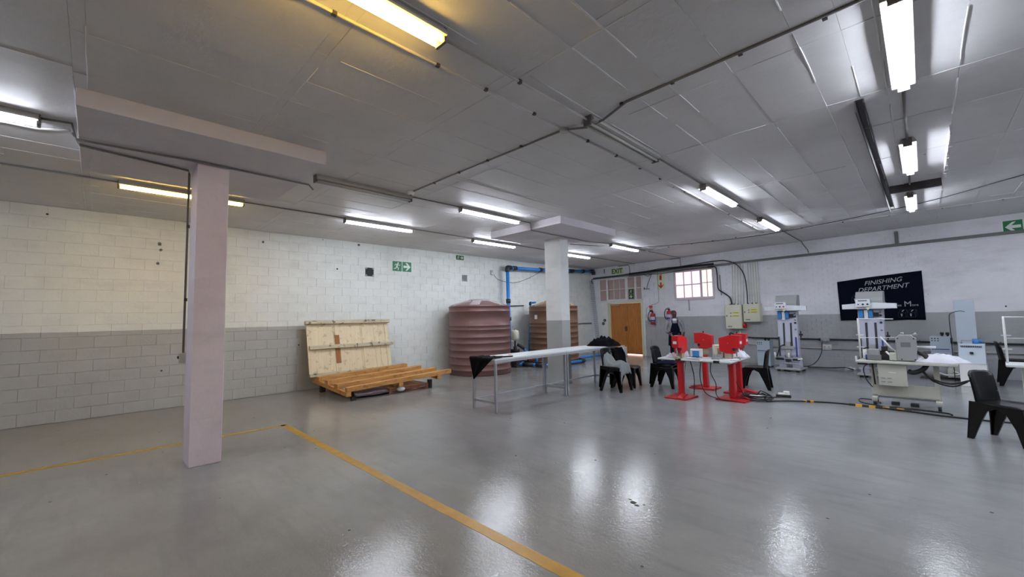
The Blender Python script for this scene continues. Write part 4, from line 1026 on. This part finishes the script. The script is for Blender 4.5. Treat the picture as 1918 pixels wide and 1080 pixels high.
# ================================================================== RED PRESSES
def press(label, x, y, rz):
    t = thing('red_press', label, 'press machine', (x, y, 0), R(rz), 'red pedestal snap presses')
    MB().box(-.21, .21, -.28, .24, .0, .03).build('base_plate', M_REDD, t, .006)
    p = MB().prism([(-.27, .04), (-.05, .09), (-.05, .07), (-.27, .03)], .03, .15, 'yz').build('pedal', M_REDD, t, .003)
    MB().box(-.045, .045, -.045, .045, .03, .72).build('column', M_RED, t, .006)
    MB().prism([(-.12, .71), (.08, .71), (.06, .66), (-.06, .66)], -.06, .06, 'yz').build('table_bracket', M_REDD, t, .004)
    MB().box(-.05, .05, -.02, .1, .74, .88).box(-.03, .03, -.16, -.06, .74, .79).build('neck', M_TAN, t, .005)
    hd = MB().prism([(-.18, 1.185), (.0, 1.19), (.19, 1.13), (.185, .89), (.06, .845), (-.09, .85), (-.10, .95), (-.18, .965)], -.065, .065, 'yz').build('head', M_RED, t, .006)
    MB().cyl((0, .0, 1.18), (0, .0, 1.225), .016, 10).build('top_knob', M_DARK, t)
    MB().cyl((.0, -.13, .955), (.0, -.13, .88), .014, 10).cyl((.0, -.1, .9), (.0, -.1, .8), .012, 10).build('plunger', M_STEEL, t)
    MB().box(-.035, .035, -.185, -.18, 1.03, 1.08).build('label', M_PAPER, hd)
    for s in (-1, 1):
        MB().cyl((s * .064, -.08, .93), (s * .072, -.08, .93), .028, 12).build('opening', M_DARK, hd); MB().cyl((s * .064, .02, 1.04), (s * .068, .02, 1.04), .008, 8).build('screw', M_STEEL, hd)
    MB().cyl((.0, .07, .05), (.06, .1, .7), .006, 6).build('pull_rod', M_STEEL, t)
    return t
press('red press at the left, its narrow front with label facing the camera', -3.41, 8.02, -4)
press('red press in the middle rear, between the two white boards', -3.42, 9.3, -92)
press('front right red press with round black opening near its lower corner', -2.6, 8.38, 84)
press('rear right red press half hidden behind the front right one', -2.70, 9.12, 86)
def board(label, x0, x1, y0, y1, z=.72, holes=()):
    t = thing('press_table', label, 'table', ((x0 + x1) / 2, (y0 + y1) / 2, 0), 0, 'white boards mounted on the red presses')
    hx_, hy_ = (x1 - x0) / 2, (y1 - y0) / 2
    MB().box(-hx_, hx_, -hy_, hy_, z, z + .028).build('table_top', M_TOP, t, .004)
    for sx in (-1, 1): MB().box(sx * (hx_ - .06) - .01, sx * (hx_ - .06) + .01, -hy_ + .05, hy_ - .05, z - .03, z).build('batten', M_STEEL, t)
    MB().box(-.05, .05, -hy_ - .01, -hy_ + .04, z - .012, z + .032).build('edge_clamp', M_DARK, t)
    return t
board('left white board carried by the left red presses', -3.80, -2.98, 7.88, 8.5)
board('right white board carried by the right red presses', -2.93, -2.45, 7.85, 9.0)
# small boxes and papers on the boards
t = thing('small_machine', 'small white box machine with blue front between the red presses', 'machine', (-3.22, 8.35, .748), R(20))
MB().box(-.11, .11, -.09, .09, 0, .16).build('housing', M_WHITEP, t, .008); MB().box(-.07, .05, -.098, -.09, .02, .13).build('blue_front', M_MBLU, t); MB().box(-.1, .1, -.12, -.09, 0, .015).build('tray', M_DARK, t)
t = thing('small_machine', 'small tan and dark grey box machine beside the white and blue one', 'machine', (-2.86, 8.56, .749), R(35))
MB().box(-.1, .03, -.1, .1, 0, .24).build('housing', M_CBOX, t, .01); MB().box(.03, .13, -.1, .1, 0, .25).build('side_housing', M_GLAB, t, .008); MB().box(-.07, .0, -.105, -.1, .07, .18).build('opening', M_TAN, t)
heap('fabric_pile', 'crumpled white scraps on the left board by the label press', 'fabric', M_CLOTHW, (-3.6, 8.12, .748), .14, .12, .07, 3, lump=2)
heap('fabric_pile', 'small white scrap heap beside the neck of the left press', 'fabric', M_PAPER, (-3.42, 8.3, .748), .09, .08, .11, 13, lump=2)
heap('fabric_pile', 'white fabric pile under the right red presses on the right board', 'fabric', M_CLOTHW, (-2.62, 8.75, .748), .2, .26, .13, 21, lump=2)
heap('fabric_pile', 'grey fabric scrap near the middle of the right board', 'fabric', M_CLOTHG, (-2.78, 8.15, .748), .09, .12, .07, 23, lump=2)
for i, (x, y, a, lb) in enumerate(((-2.66, 8.02, 10, 'flat white paper sheet at the front edge of the right board'), (-2.56, 8.12, 35, 'tilted white paper sheet overlapping the front one on the right board'), (-3.15, 8.02, -15, 'white paper slip on the left board near its right corner'))):
    t = thing('paper_sheet', lb, 'paper', (x, y, .75 + .006 * i), R(a))
    MB().sheet(lambda u, v: ((u - .5) * .3, (v - .5) * .2, .004 + .02 * max(0, u - .7) * (i + 1) + .004 * math.sin(v * 5)), 6, 5, .002).build('sheet', M_PAPER, t)
for lb, pts in (('black cord hanging from the left board to the floor', [(-3.05, 8.1, .72), (-3.08, 8.1, .4), (-3.02, 8.15, .12), (-2.85, 8.25, .015), (-2.6, 8.2, .012)]),
                ('black cord hanging from the right board in an S to the floor', [(-2.88, 8.15, .72), (-2.9, 8.15, .5), (-2.82, 8.15, .3), (-2.84, 8.2, .1), (-2.72, 8.15, .015), (-2.5, 8.2, .012)]),
                ('pair of thin cords behind the front right press', [(-2.7, 8.4, .72), (-2.62, 8.5, .4), (-2.5, 8.6, .1), (-2.4, 8.5, .012)]),
                ('thin grey cord hanging below the left press', [(-3.3, 8.2, .72), (-3.24, 8.22, .4), (-3.25, 8.2, .02)])):
    o = Vector(pts[0]); t = thing('cord', lb, 'cord', o)
    MB().tube(smooth_path([Vector(p) - o for p in pts]), .008, 6).build('cable', M_BLACK, t)

# ---- floor cords, coil, plug strips
t = thing('cable_coil', 'coiled black extension cable on the floor right of the presses', 'cable', (-2.27, 8.55, 0))
pts = []
for i in range(64):
    a = i * .42; rr = .17 + .045 * math.sin(i * .7); pts.append((rr * 1.3 * math.cos(a), rr * .9 * math.sin(a), .015 + .0016 * i + (.10 * max(0, math.sin(a)) if 20 < i < 34 else 0)))
MB().tube(pts, .011, 6).build('cable', M_BLACK, t)
MB().box(-.11, .12, -.06, .04, .02, .09).build('plug_block', M_WHITEP, t, .012)
t = thing('plug_strip', 'white plug and shoe shaped adaptor on black base at the coil cable end', 'plug', (-1.98, 9.2, 0), R(15))
MB().box(-.12, .12, -.06, .06, 0, .04).build('base', M_DARK, t, .008); MB().box(-.09, .1, -.045, .045, .04, .075).box(0.0, .1, -.04, .04, .075, .11).build('adaptor', M_WHITEP, t, .015)
for lb, pts, r in (('black cable from the coil to the white plug adaptor', [(-2.15, 8.65, .015), (-2.1, 8.95, .015), (-2.0, 9.12, .015)], .011),
                   ('long black floor cable from the coil past the hazard tape to the right edge', [(-2.1, 8.5, .015), (-1.85, 8.75, .015), (-1.5, 8.95, .015), (-1.2, 9.05, .015), (-.75, 9.05, .015), (-.3, 9.0, .015), (.15, 8.9, .015), (.75, 8.95, .012), (1.6, 9.3, .012), (3.0, 9.6, .012)], .013),
                   ('black cable loop beside the left caster of the sewing station', [(-.55, 9.15, .02), (-.85, 9.35, .02), (-.9, 9.6, .04), (-.7, 9.65, .03), (-.62, 9.45, .02)], .01),
                   ('second black cable running under the sewing station', [(-.5, 9.2, .015), (-.1, 9.2, .015), (.15, 9.15, .015), (.2, 9.05, .015)], .012)):
    o = Vector(pts[0]); t = thing('floor_cable', lb, 'cable', o); MB().tube(smooth_path([Vector(p) - o for p in pts], 8), r, 6).build('cable', M_BLACK, t)
hz = thing('hazard_tape', 'black and yellow hazard tape ridge over the floor cable', 'hazard tape', (-1.0, 9.06, 0))
for i in range(9):
    x = i * .085; MB().prism([(-.035, 0), (.035, 0), (.02, .032), (-.02, .032)], x, x + .084, 'yz').build('stripe', M_HAZ if i % 2 else M_DARK, hz)
hz2 = thing('hazard_tape', 'short worn piece of hazard tape halfway along the floor cable', 'hazard tape', (-1.62, 8.92, 0), R(14))
for i in range(3): MB().box(i * .05, i * .05 + .048, -.03, .03, 0, .03).build('stripe', M_HAZ if i % 2 == 0 else M_DARK, hz2)

# ================================================================== PRESSES BY THE BACK WALL
def topper(label, u, d, three_buttons):
    t = on_back('pressing_machine', label, 'press machine', u, d, 0, 'tall pale pressing machines')
    MB().box(-.29, .29, -.3, .3, .05, .10).build('base_plate', M_MGRY, t, .01)
    for a in (-.22, 0, .22): MB().cyl((a, -.24, 0), (a, -.24, .05), .04, 10).build('foot', M_DARK, t)
    for a in (-.22, .22): MB().cyl((a, .24, 0), (a, .24, .05), .04, 10).build('foot', M_DARK, t)
    for s in (-1, 1): MB().prism([(s * .07, .10), (s * .25, .10), (s * .22, .45), (s * .1, .45)], -.12, .12, 'xz').build('pedestal', M_MLIL, t, .008)
    # tall slightly leaning body
    vs = []
    for z, hw, yc in ((.42, .235, -.06), (1.62, .235, .0)):
        vs += [(-hw, yc - .07, z), (hw, yc - .07, z), (hw, yc + .1, z), (-hw, yc + .1, z)]
    bd = MB().add(vs, [(0, 3, 2, 1), (4, 5, 6, 7), (0, 1, 5, 4), (1, 2, 6, 5), (2, 3, 7, 6), (3, 0, 4, 7)]).build('body', M_MLIL, t, .012)
    fy = lambda z: -.06 + (z - .42) / 1.2 * .06 - .07
    for s in (-.085, .085):
        MB().add([(s - .022, fy(.68) - .004, .68), (s + .022, fy(.68) - .004, .68), (s + .022, fy(1.3) - .004, 1.3), (s - .022, fy(1.3) - .004, 1.3), (s - .022, fy(.68) + .01, .68), (s + .022, fy(.68) + .01, .68), (s + .022, fy(1.3) + .01, 1.3), (s - .022, fy(1.3) + .01, 1.3)],
                 [(0, 1, 2, 3), (7, 6, 5, 4), (0, 4, 5, 1), (1, 5, 6, 2), (2, 6, 7, 3), (3, 7, 4, 0)]).build('guide_slot', M_SLOT, bd)
    for z, r_, mm in ((1.55, .02, M_GLAB), (1.47, .026, M_DARK), (1.38, .02, M_GLAB), (1.3, .026, M_DARK), (1.12, .02, M_GLAB)):
        MB().cyl((.19, fy(z), z), (.19, fy(z) - .02, z), r_, 10).build('knob', mm, bd)
    for a, b in ((-.21, -.12), (-.02, .06)): MB().box(a, b, -.14, -.08, 1.42, 1.6).build('blue_pad', M_MBLU, t, .005)
    MB().box(-.10, -.03, -.14, -.09, 1.38, 1.6).build('centre_bar', M_MWHT, t); MB().box(.07, .16, -.115, -.08, 1.44, 1.54).build('gauge_panel', M_DARK, t)
    for s in (-.2, .2): MB().box(s - .014, s + .014, -.17, -.14, .4, .92).build('side_rail', M_LBLUE if s > 0 else M_SLOT, t)
    MB().box(-.06, .06, -.17, -.11, .38, .78).box(-.15, .15, -.19, -.16, .6, .66).build('carriage', M_MGRY, t, .004)
    MB().tube([(-.3, -.2, .34), (.3, -.2, .36)], .018, 8).tube([(-.26, -.22, .22), (.26, -.22, .22)], .016, 8).build('clamp_bar', M_STEEL, t)
    MB().box(-.28, -.1, -.24, -.18, .3, .36).box(.12, .28, -.24, -.2, .3, .35).box(-.05, .06, -.24, -.16, .26, .32).build('clamp_shoe', M_DARK, t, .006)
    MB().cyl((-.3, -.22, .36), (-.3, -.22, .5), .022, 8).cyl((.24, -.24, .34), (.34, -.24, .36), .022, 8).cyl((.03, -.22, .36), (.03, -.22, .5), .024, 8).build('grip', M_WHITEP, t)
    MB().tube(smooth_path([(-.05, -.14, .72), (-.17, -.2, .66), (-.22, -.22, .5), (-.26, -.22, .38)]), .013, 8).build('hose', M_BLACK, t)
    MB().cyl((.25, -.02, .98), (.32, -.02, .98), .025, 10).cyl((.28, -.02, .9), (.28, -.02, 1.08), .014, 8).build('side_valve', M_DARK, t)
    # head, wings and control box
    MB().prism([(-.12, 1.62), (.16, 1.62), (.16, 2.05), (-.02, 2.05), (-.10, 1.9), (-.12, 1.82)], -.255, .255, 'yz').build('head', M_MGRY, t, .01)
    MB().prism([(-.5, 1.63), (-.5, 1.745), (-.1, 1.775), (.1, 1.775), (.5, 1.745), (.5, 1.63)], -.22, -.13, 'xz').build('wing_bar', M_MWHT, t, .006)
    cp = MB().box(-.22, .05, -.30, -.22, 1.68, 1.86).build('control_box', M_MWHT, t, .008)
    MB().box(-.17, -.0, -.303, -.3, 1.815, 1.835).build('lettering_strip', M_DARK, cp)
    for k, mm in enumerate((M_DARK, M_DARK, M_SRED if three_buttons else M_DARK)):
        MB().cyl((-.165 + .085 * k, -.3, 1.74), (-.165 + .085 * k, -.315, 1.74), .014 if k == 0 else .02, 10).build('button', mm, cp)
    MB().prism([(-.04, 1.66), (.06, 1.67), (.01, 1.6)], -.31, -.305, 'xz').build('paper_tag', M_LUM, t)
    return t
topper('left pale pressing machine with blue pads, standing against the grey dado', 7.99, 1.3, True)
topper('right pale pressing machine in front of the navy banner', 9.74, 1.3, False)
def floorbox(label, u, d, z0, h_):
    t = on_back('control_cabinet', label, 'cabinet', u, d, z0)
    MB().box(-.175, .175, -.14, .14, .03, h_).build('housing', M_PALEB, t, .01); MB().box(-.16, .16, -.12, .12, 0, .03).build('foot', M_DARK, t)
    for k in range(3): MB().cyl((-.14 + .05 * k, -.14, h_ - .05), (-.14 + .05 * k, -.15, h_ - .05), .014, 8).cyl((-.14 + .05 * k, -.14, h_ - .1), (-.14 + .05 * k, -.15, h_ - .1), .012, 8).build('indicator', M_DARK, t)
    for s in (0.02, .11): MB().cyl((s, 0, h_), (s, 0, h_ + .06), .02, 10).cyl((s - .03, 0, h_ + .06), (s + .03, 0, h_ + .06), .03, 10).build('air_filter', M_DARK, t)
    MB().box(-.12, .13, -.143, -.14, h_ * .6, h_ * .6 + .02).box(-.15, -.125, -.143, -.14, h_ * .6 - .005, h_ * .6 + .025).build('lettering_strip', M_LBLUE, t)
    MB().box(-.17, .17, -.142, -.14, h_ * .55, h_ * .55 + .006).build('seam', M_GLAB, t)
    return t
floorbox('pale blue grey cabinet with two black knobs between the chair and left machine', 7.16, .7, 0, .76)
floorbox('pale blue grey cabinet behind the white fabric on the sewing station', 10.82, .5, .2, .76)
t = on_back('air_pump', 'tangle of grey cream pump parts and hoses under the rear cabinet', 'pump', 10.8, .75, 0)
MB().cyl((-.25, .1, .14), (.1, .1, .14), .14, 16).build('motor', M_MGRY, t); MB().box(.1, .4, -.05, .2, .05, .25).box(.18, .3, -.1, .0, .18, .3).build('pump_body', M_CREAM, t, .01)
MB().box(-.35, .42, -.12, .28, 0, .02).build('plinth', M_DSTEEL, t); MB().tube(smooth_path([(.2, -.1, .2), (.3, -.18, .15), (.1, -.22, .12), (-.1, -.2, .2)]), .015, 8).build('hose', M_WHITEP, t)
t = on_back('pump_frame', 'grey steel plinth carrying the rear pale cabinet against the wall', 'stand', 10.82, .42, 0)
MB().box(-.17, .17, -.1, .08, 0, .2).build('plinth', M_MGRY, t)
t = on_back('regulator_set', 'small cream and red air regulator cluster left of the rear cabinet', 'regulator', 10.2, .08, .74)
MB().box(-.12, .05, -.1, -.02, -.1, .08).build('housing', M_CREAM, t, .01); MB().cyl((.08, -.06, .03), (.16, -.06, .03), .035, 12).build('gauge', M_STEEL, t); MB().box(-.06, .06, -.11, -.1, .0, .06).build('red_cover', M_SRED, t)
# steel cabinet with leaning panel
t = on_back('steam_cabinet', 'white floor cabinet with vented sloping grey front at the right', 'cabinet', 11.34, 1.5, 0)
MB().box(-.19, .19, -.2, .2, 0, .46).build('lower_housing', M_WHITEP, t, .006)
MB().prism([(-.21, .46), (.2, .46), (.2, .86), (-.06, .86)], -.185, .185, 'yz').build('upper_housing', M_PALEB, t, .006)
for k in range(12): MB().box(-.15 + .025 * k, -.138 + .025 * k, -.1, -.08, .79, .825).build('vent_slot', M_DARK, t)
MB().box(-.03, .02, -.165, -.12, .66, .7).build('switch', M_DARK, t); MB().tube([(-.14, 0, .86), (-.14, 0, .93), (.04, 0, .93), (.05, 0, .86)], .013, 8).build('handle', M_STEEL, t)
MB().cyl((.06, .02, .86), (.06, .02, .96), .05, 12).cyl((.06, .02, .93), (.16, .02, .91), .03, 10).build('blue_motor', M_MBLU, t)
t = on_back('leaning_panel', 'tall pale blue grey panel standing behind the vented cabinet', 'panel', 11.25, .95, 0, rx=R(-3))
MB().box(-.15, .15, -.012, .012, 0, 1.78).build('panel', M_PALEB, t, .003)
t = on_back('crank_rod', 'thin black rod with bent top beside the leaning panel', 'rod', 11.02, 1.0, 0)
MB().tube(smooth_path([(.0, 0, .0), (.0, 0, 1.0), (.0, 0, 1.42), (.05, 0, 1.5), (.16, 0, 1.54), (.24, 0, 1.52)], 4), .008, 6).build('rod', M_DARK, t); MB().cyl((0, 0, .82), (0, 0, .95), .018, 8).build('grip', M_DARK, t)

# ================================================================== SEWING STATION
def station(label, x, y, full):
    t = thing('sewing_station', label, 'sewing machine', (x, y, 0), 0, 'cream sewing stations')
    MB().prism([(-.6, 0), (.6, 0), (.6, .5), (-.56, .55), (-.6, .1)], .71, .745, 'xy').build('table_top', M_TOP if not full else M_CREAM, t, .005)
    for s in (-.4, .36):
        MB().box(s - .035, s + .035, .22, .28, .12, .71).build('leg', M_CREAM, t, .004)
        MB().box(s - .035, s + .035, .05, .5, .09, .14).build('foot_bar', M_CREAM, t, .004)
        for yy in (.08, .46):
            c = MB().cyl((s - .02, yy, .045), (s + .02, yy, .045), .045, 14).build('caster', M_DARK, t)
            MB().box(s - .03, s + .03, yy - .03, yy + .03, .07, .1).build('caster_fork', M_STEEL, c)
    MB().box(-.43, .38, .19, .21, .17, .36).build('skirt_panel', M_CREAM, t, .004); MB().box(-.4, .36, .23, .26, .12, .15).build('stretcher', M_MGRY, t)
    for s in (-.15, .08): MB().box(s - .05, s + .05, .1, .25, .03, .07).build('pedal', M_DARK, t)
    # upright thread stand
    MB().cyl((-.56, .3, .745), (-.56, .3, 1.46), .014, 10).box(-.6, -.5, .29, .31, .95, .965).box(-.6, -.5, .29, .31, 1.16, 1.175).build('thread_stand', M_WHITEP, t)
    MB().cyl((-.56, .3, 1.45), (-.1, .34, 1.44), .008, 8).build('thread_arm', M_WHITEP, t); MB().cyl((-.56, .3, 1.12), (.0, .34, 1.13), .006, 8).build('thread_arm', M_WHITEP, t)
    if not full: return t
    bx = MB().box(-.33, .02, .05, .17, .35, .7).build('control_box', M_CREAM, t, .006)
    for a in (-.3, -.22):
        for b in (.40, .46):
            MB().box(a, a + .055, .046, .05, b, b + .02).build('vent', M_MGRY, bx)
    MB().box(-.2, -.11, .047, .05, .56, .575).build('name_strip', M_WHITEP, bx)
    hd = MB().prism([(-.09, .755), (.16, .755), (.16, 1.12), (.1, 1.18), (-.04, 1.18), (-.09, 1.13)], .18, .36, 'xz').build('machine_head', M_MGRY, t, .012)
    MB().box(-.03, .09, .175, .18, .98, 1.06).build('vent', M_GLAB, hd)
    for a, b in ((-.06, 1.12), (.13, 1.12), (-.03, .78), (.13, .78)): MB().cyl((a, .18, b), (a, .172, b), .01, 8).build('screw', M_DARK, hd)
    MB().cyl((.0, .27, 1.18), (.0, .27, 1.22), .02, 8).cyl((.12, .27, 1.16), (.17, .27, 1.2), .025, 10).build('tension_knob', M_STEEL, hd)
    MB().box(-.18, -.09, .17, .34, .755, .88).build('front_housing', M_CREAM, t, .008); MB().cyl((.16, .3, .98), (.38, .3, .98), .018, 8).build('spindle', M_WHITEP, t)
    MB().tube(smooth_path([(.16, .25, .9), (.24, .2, .86), (.27, .15, .78), (.22, .1, .65), (.1, .1, .58), (.04, .12, .6)]), .035, 10).build('hose_bundle', M_BLACK, t)
    MB().tube(smooth_path([(.2, .12, .62), (.3, .1, .5), (.5, .1, .44), (.7, .15, .5)]), .015, 8).tube(smooth_path([(.2, .14, .6), (.32, .12, .46), (.52, .12, .4), (.68, .15, .48)]), .012, 8).build('hose', M_BLACK, t)
    MB().tube(smooth_path([(-.3, .1, .7), (-.5, .1, .65), (-.5, .1, .45), (-.42, .12, .3)]), .008, 6).tube([(-.4, .1, .7), (-.38, .1, .35)], .012, 6).build('cord', M_BLACK, t)
    MB().tube([(-.28, .3, 1.14), (-.16, .3, .96), (-.1, .3, .89)], .012, 8).tube([(-.02 - .2, .2, .9), (-.1, .18, .76)], .014, 8).build('lamp_arm', M_WHITEP, t)
    MB().box(-.45, -.3, .2, .34, .75, .93).build('parts_box', M_MGRY, t, .012); MB().box(-.46, -.28, .16, .2, .75, .84).build('wire_tray', M_GLAB, t)
    MB().box(-.3, -.12, .3, .42, .75, .9).box(-.28, -.2, .28, .36, .9, .98).build('feed_mechanism', M_DSTEEL, t, .01)
    MB().cyl((-.5, .3, .745), (-.5, .3, .92), .03, 10).build('thread_cone', M_WHITEP, t); MB().cyl((-.46, .24, .745), (-.46, .24, .83), .03, 10).build('thread_cone', M_LBLUE, t)
    return t
station('cream buttonhole sewing station on casters in front of the right pressing machine', -.28, 9.22, True)
station('second cream station cut by the right photo edge behind the glossy chair', 1.42, 9.6, False)
heap('fabric_pile', 'large white fabric heap on the right end of the sewing station', 'fabric', M_CLOTHW, (.13, 9.45, .745), .3, .2, .13, 31, lump=.6)
heap('fabric_pile', 'smaller folded white fabric between machine head and large heap', 'fabric', M_CLOTHW, (-.06, 9.52, .745), .12, .16, .12, 32, lump=1.5)
t = thing('mechanism_block', 'small green grey mechanism on the station at the right photo edge', 'machine', (1.16, 9.85, .745))
MB().box(-.05, .12, -.08, .08, 0, .16).box(-.03, .05, -.06, .04, .16, .21).build('body', M_CREAM, t, .01); MB().cyl((-.08, 0, .06), (-.05, 0, .06), .03).build('wheel', M_STEEL, t)

# ================================================================== THE PERSON
def limb(m, pts, rs, n=14, flat=1.0):
    P = [Vector(p) for p in pts]; m.tube(smooth_path(P, 4), 0, n, True, [r for i in range(len(rs) - 1) for r in [rs[i] + (rs[i + 1] - rs[i]) * q / 4 for q in range(4)]] + [rs[-1]])
def ring_loft(m, rows, n=24):
    o = len(m.v)
    for (cx, cy, z, a, b) in rows:
        for j in range(n): t = 2 * PI * j / n; m.v.append((cx + a * math.cos(t), cy + b * math.sin(t), z))
    for i in range(len(rows) - 1):
        for j in range(n): m.f.append((o + i * n + j, o + i * n + (j + 1) % n, o + (i + 1) * n + (j + 1) % n, o + (i + 1) * n + j)); m.sm.append(True)
    m.f.append(tuple(o + j for j in range(n))[::-1]); m.sm.append(True); m.f.append(tuple(o + (len(rows) - 1) * n + j for j in range(n))); m.sm.append(True)
def person():
    t = thing('person', 'person in grey hoodie and navy bib apron standing behind the red presses', 'person', bw(4.6, 1.2, 0), R(28))
    m = MB()
    ring_loft(m, [(0, 0, .80, .13, .1), (0, 0, .88, .175, .125), (0, 0, .96, .18, .13), (0, -.01, 1.06, .165, .13), (0, -.01, 1.18, .175, .13), (0, -.005, 1.30, .19, .125), (0, .0, 1.37, .19, .11), (0, .005, 1.41, .14, .085), (0, .01, 1.445, .07, .07), (0, 0.0, 1.49, .056, .06), (0, -.01, 1.53, .055, .062)])
    # head turned to one side
    ht = R(28); c, s_ = math.cos(ht), math.sin(ht)
    def hp(x, y, z): return (x * c - y * s_, x * s_ + y * c - .01, z)
    hm = MB(); hm.ball((0, -.0, 1.625), (.076, .094, .098), 20, 14); hm.ball((0, -.03, 1.56), (.056, .062, .055), 16, 10); hm.ball((0, -.098, 1.6), (.016, .02, .022), 10, 8)
    hm.ball((0, -.085, 1.565), (.026, .014, .011), 10, 8); hm.ball((.078, .0, 1.605), (.012, .02, .03), 8, 8); hm.ball((-.078, .0, 1.605), (.012, .02, .03), 8, 8); hm.ball((0, -.085, 1.64), (.05, .014, .012), 10, 8)
    m.add([hp(*v) for v in hm.v], hm.f, True)
    # legs and shoes
    for s in (-1, 1):
        limb(m, [(s * .09, 0, .92), (s * .1, -.0, .7), (s * .105, -.005, .48), (s * .11, .01, .28), (s * .115, .015, .08)], [.1, .092, .068, .06, .048])
        m.ball((s * .12, -.05, .045), (.048, .13, .045), 14, 8)
    # arms: right one bent to the hip, left one hanging and slightly bent
    def arm(pts, rs, hand_dir, side):
        limb(m, pts, rs)
        w = Vector(pts[-1]); d = Vector(hand_dir).normalized(); sd = d.cross(Vector((0, -1, .2))).normalized()
        m.tube([w - d * .01, w + d * .03, w + d * .085], 0, 12, True, [.03, .038, .034])
        for k in range(4):
            b = w + d * .075 + sd * (k - 1.5) * .019; ln = (.07, .08, .075, .06)[k]; cu = Vector((0, .02, -.015))
            m.tube([b, b + d * ln * .5 + cu * .3, b + d * ln * .8 + cu], 0, 8, True, [.0105, .0095, .008])
        b = w + d * .03 + sd * side * .03; m.tube([b, b + d * .03 + sd * side * .03, b + d * .06 + sd * side * .035], 0, 8, True, [.012, .011, .009])
    arm([(-.17, .0, 1.37), (-.225, .015, 1.3), (-.265, .05, 1.13), (-.27, -.02, 1.03), (-.2, -.12, .955)], [.06, .06, .052, .046, .032], (.55, -.45, -.35), -1)
    arm([(.17, .0, 1.37), (.225, .015, 1.3), (.27, .04, 1.12), (.28, -.02, 1.02), (.26, -.12, .93)], [.06, .06, .052, .046, .032], (-.2, -.45, -.5), 1)
    body = m.build('body', M_SKIN, t)
    rmod = body.modifiers.new('remesh', 'REMESH'); rmod.mode = 'VOXEL'; rmod.voxel_size = .0085; rmod.use_smooth_shade = True
    sm_ = body.modifiers.new('smooth', 'SMOOTH'); sm_.iterations = 3; sm_.factor = .5
    dg = bpy.context.evaluated_depsgraph_get(); me = bpy.data.meshes.new_from_object(body.evaluated_get(dg)); body.modifiers.clear(); body.data = me
    for mm in (M_HOOD, M_TROU, M_DARK, M_TEE): me.materials.append(mm)
    for p in me.polygons:
        c_ = p.center; idx = 0
        if c_.z < .085: idx = 3
        elif c_.z < .93 and abs(c_.x) < .2 and c_.y > -.135: idx = 2
        elif c_.z < 1.44: idx = 1
        if idx == 1 and c_.z < .995 and (c_.x < -.13 and c_.y < -.07 or c_.x > .2): idx = 0
        if idx == 2 and c_.x < -.17 and c_.y < -.1: idx = 0
        if c_.y < -.03 and c_.z > 1.385 - abs(c_.x) * -.0 and abs(c_.x) < .07 and c_.z < 1.47 + .0: idx = 4 if c_.z < 1.455 else 0
        p.material_index = idx
    # hood collar roll, bib, straps, apron skirt
    MB().tube(smooth_path([(-.08, -.085, 1.385), (-.11, -.0, 1.44), (-.07, .075, 1.465), (0, .1, 1.465), (.07, .075, 1.465), (.11, 0, 1.44), (.08, -.085, 1.385)]), .03, 10).build('hood', M_HOOD, t)
    def bib(u, v):
        z = 1.0 + v * .3; hw = .145 - .06 * max(0, v - .25) / .75; x = (u - .5) * 2 * hw
        return (x, -.015 - math.sqrt(max(.0001, 1 - (x / .2) ** 2)) * .138, z)
    MB().sheet(bib, 14, 10, -.008).build('bib', M_APRON, t)
    def skirt(u, v):
        a = R(-175 + 170 * u); rr = .19 + (1 - v) * .03
        return (rr * math.cos(a), .0 + (rr - .035) * math.sin(a) - .005, .55 + v * .46)
    MB().sheet(skirt, 20, 8, -.008).build('apron_skirt', M_APRON, t)
    for s in (-1, 1): MB().tube(smooth_path([(s * .075, -.14, 1.29), (s * .09, -.12, 1.37), (s * .085, -.03, 1.435), (s * .07, .06, 1.42)]), .012, 8).build('strap', M_APRON, t)
    for s in (-1, 1):
        q = hp(s * .03, -.088, 1.625); MB().ball(q, (.011, .008, .007), 10, 6).build('eye', M_SIGNW, t)
        q = hp(s * .03, -.096, 1.625); MB().ball(q, .0045, 8, 6).build('pupil', M_DARK, t)
    hr = MB(); hr.ball((0, .022, 1.662), (.078, .086, .07), 20, 12)
    hr.v = [hp(*v) for v in hr.v]; hr.build('hair', M_DARK, t)
    return t
person()
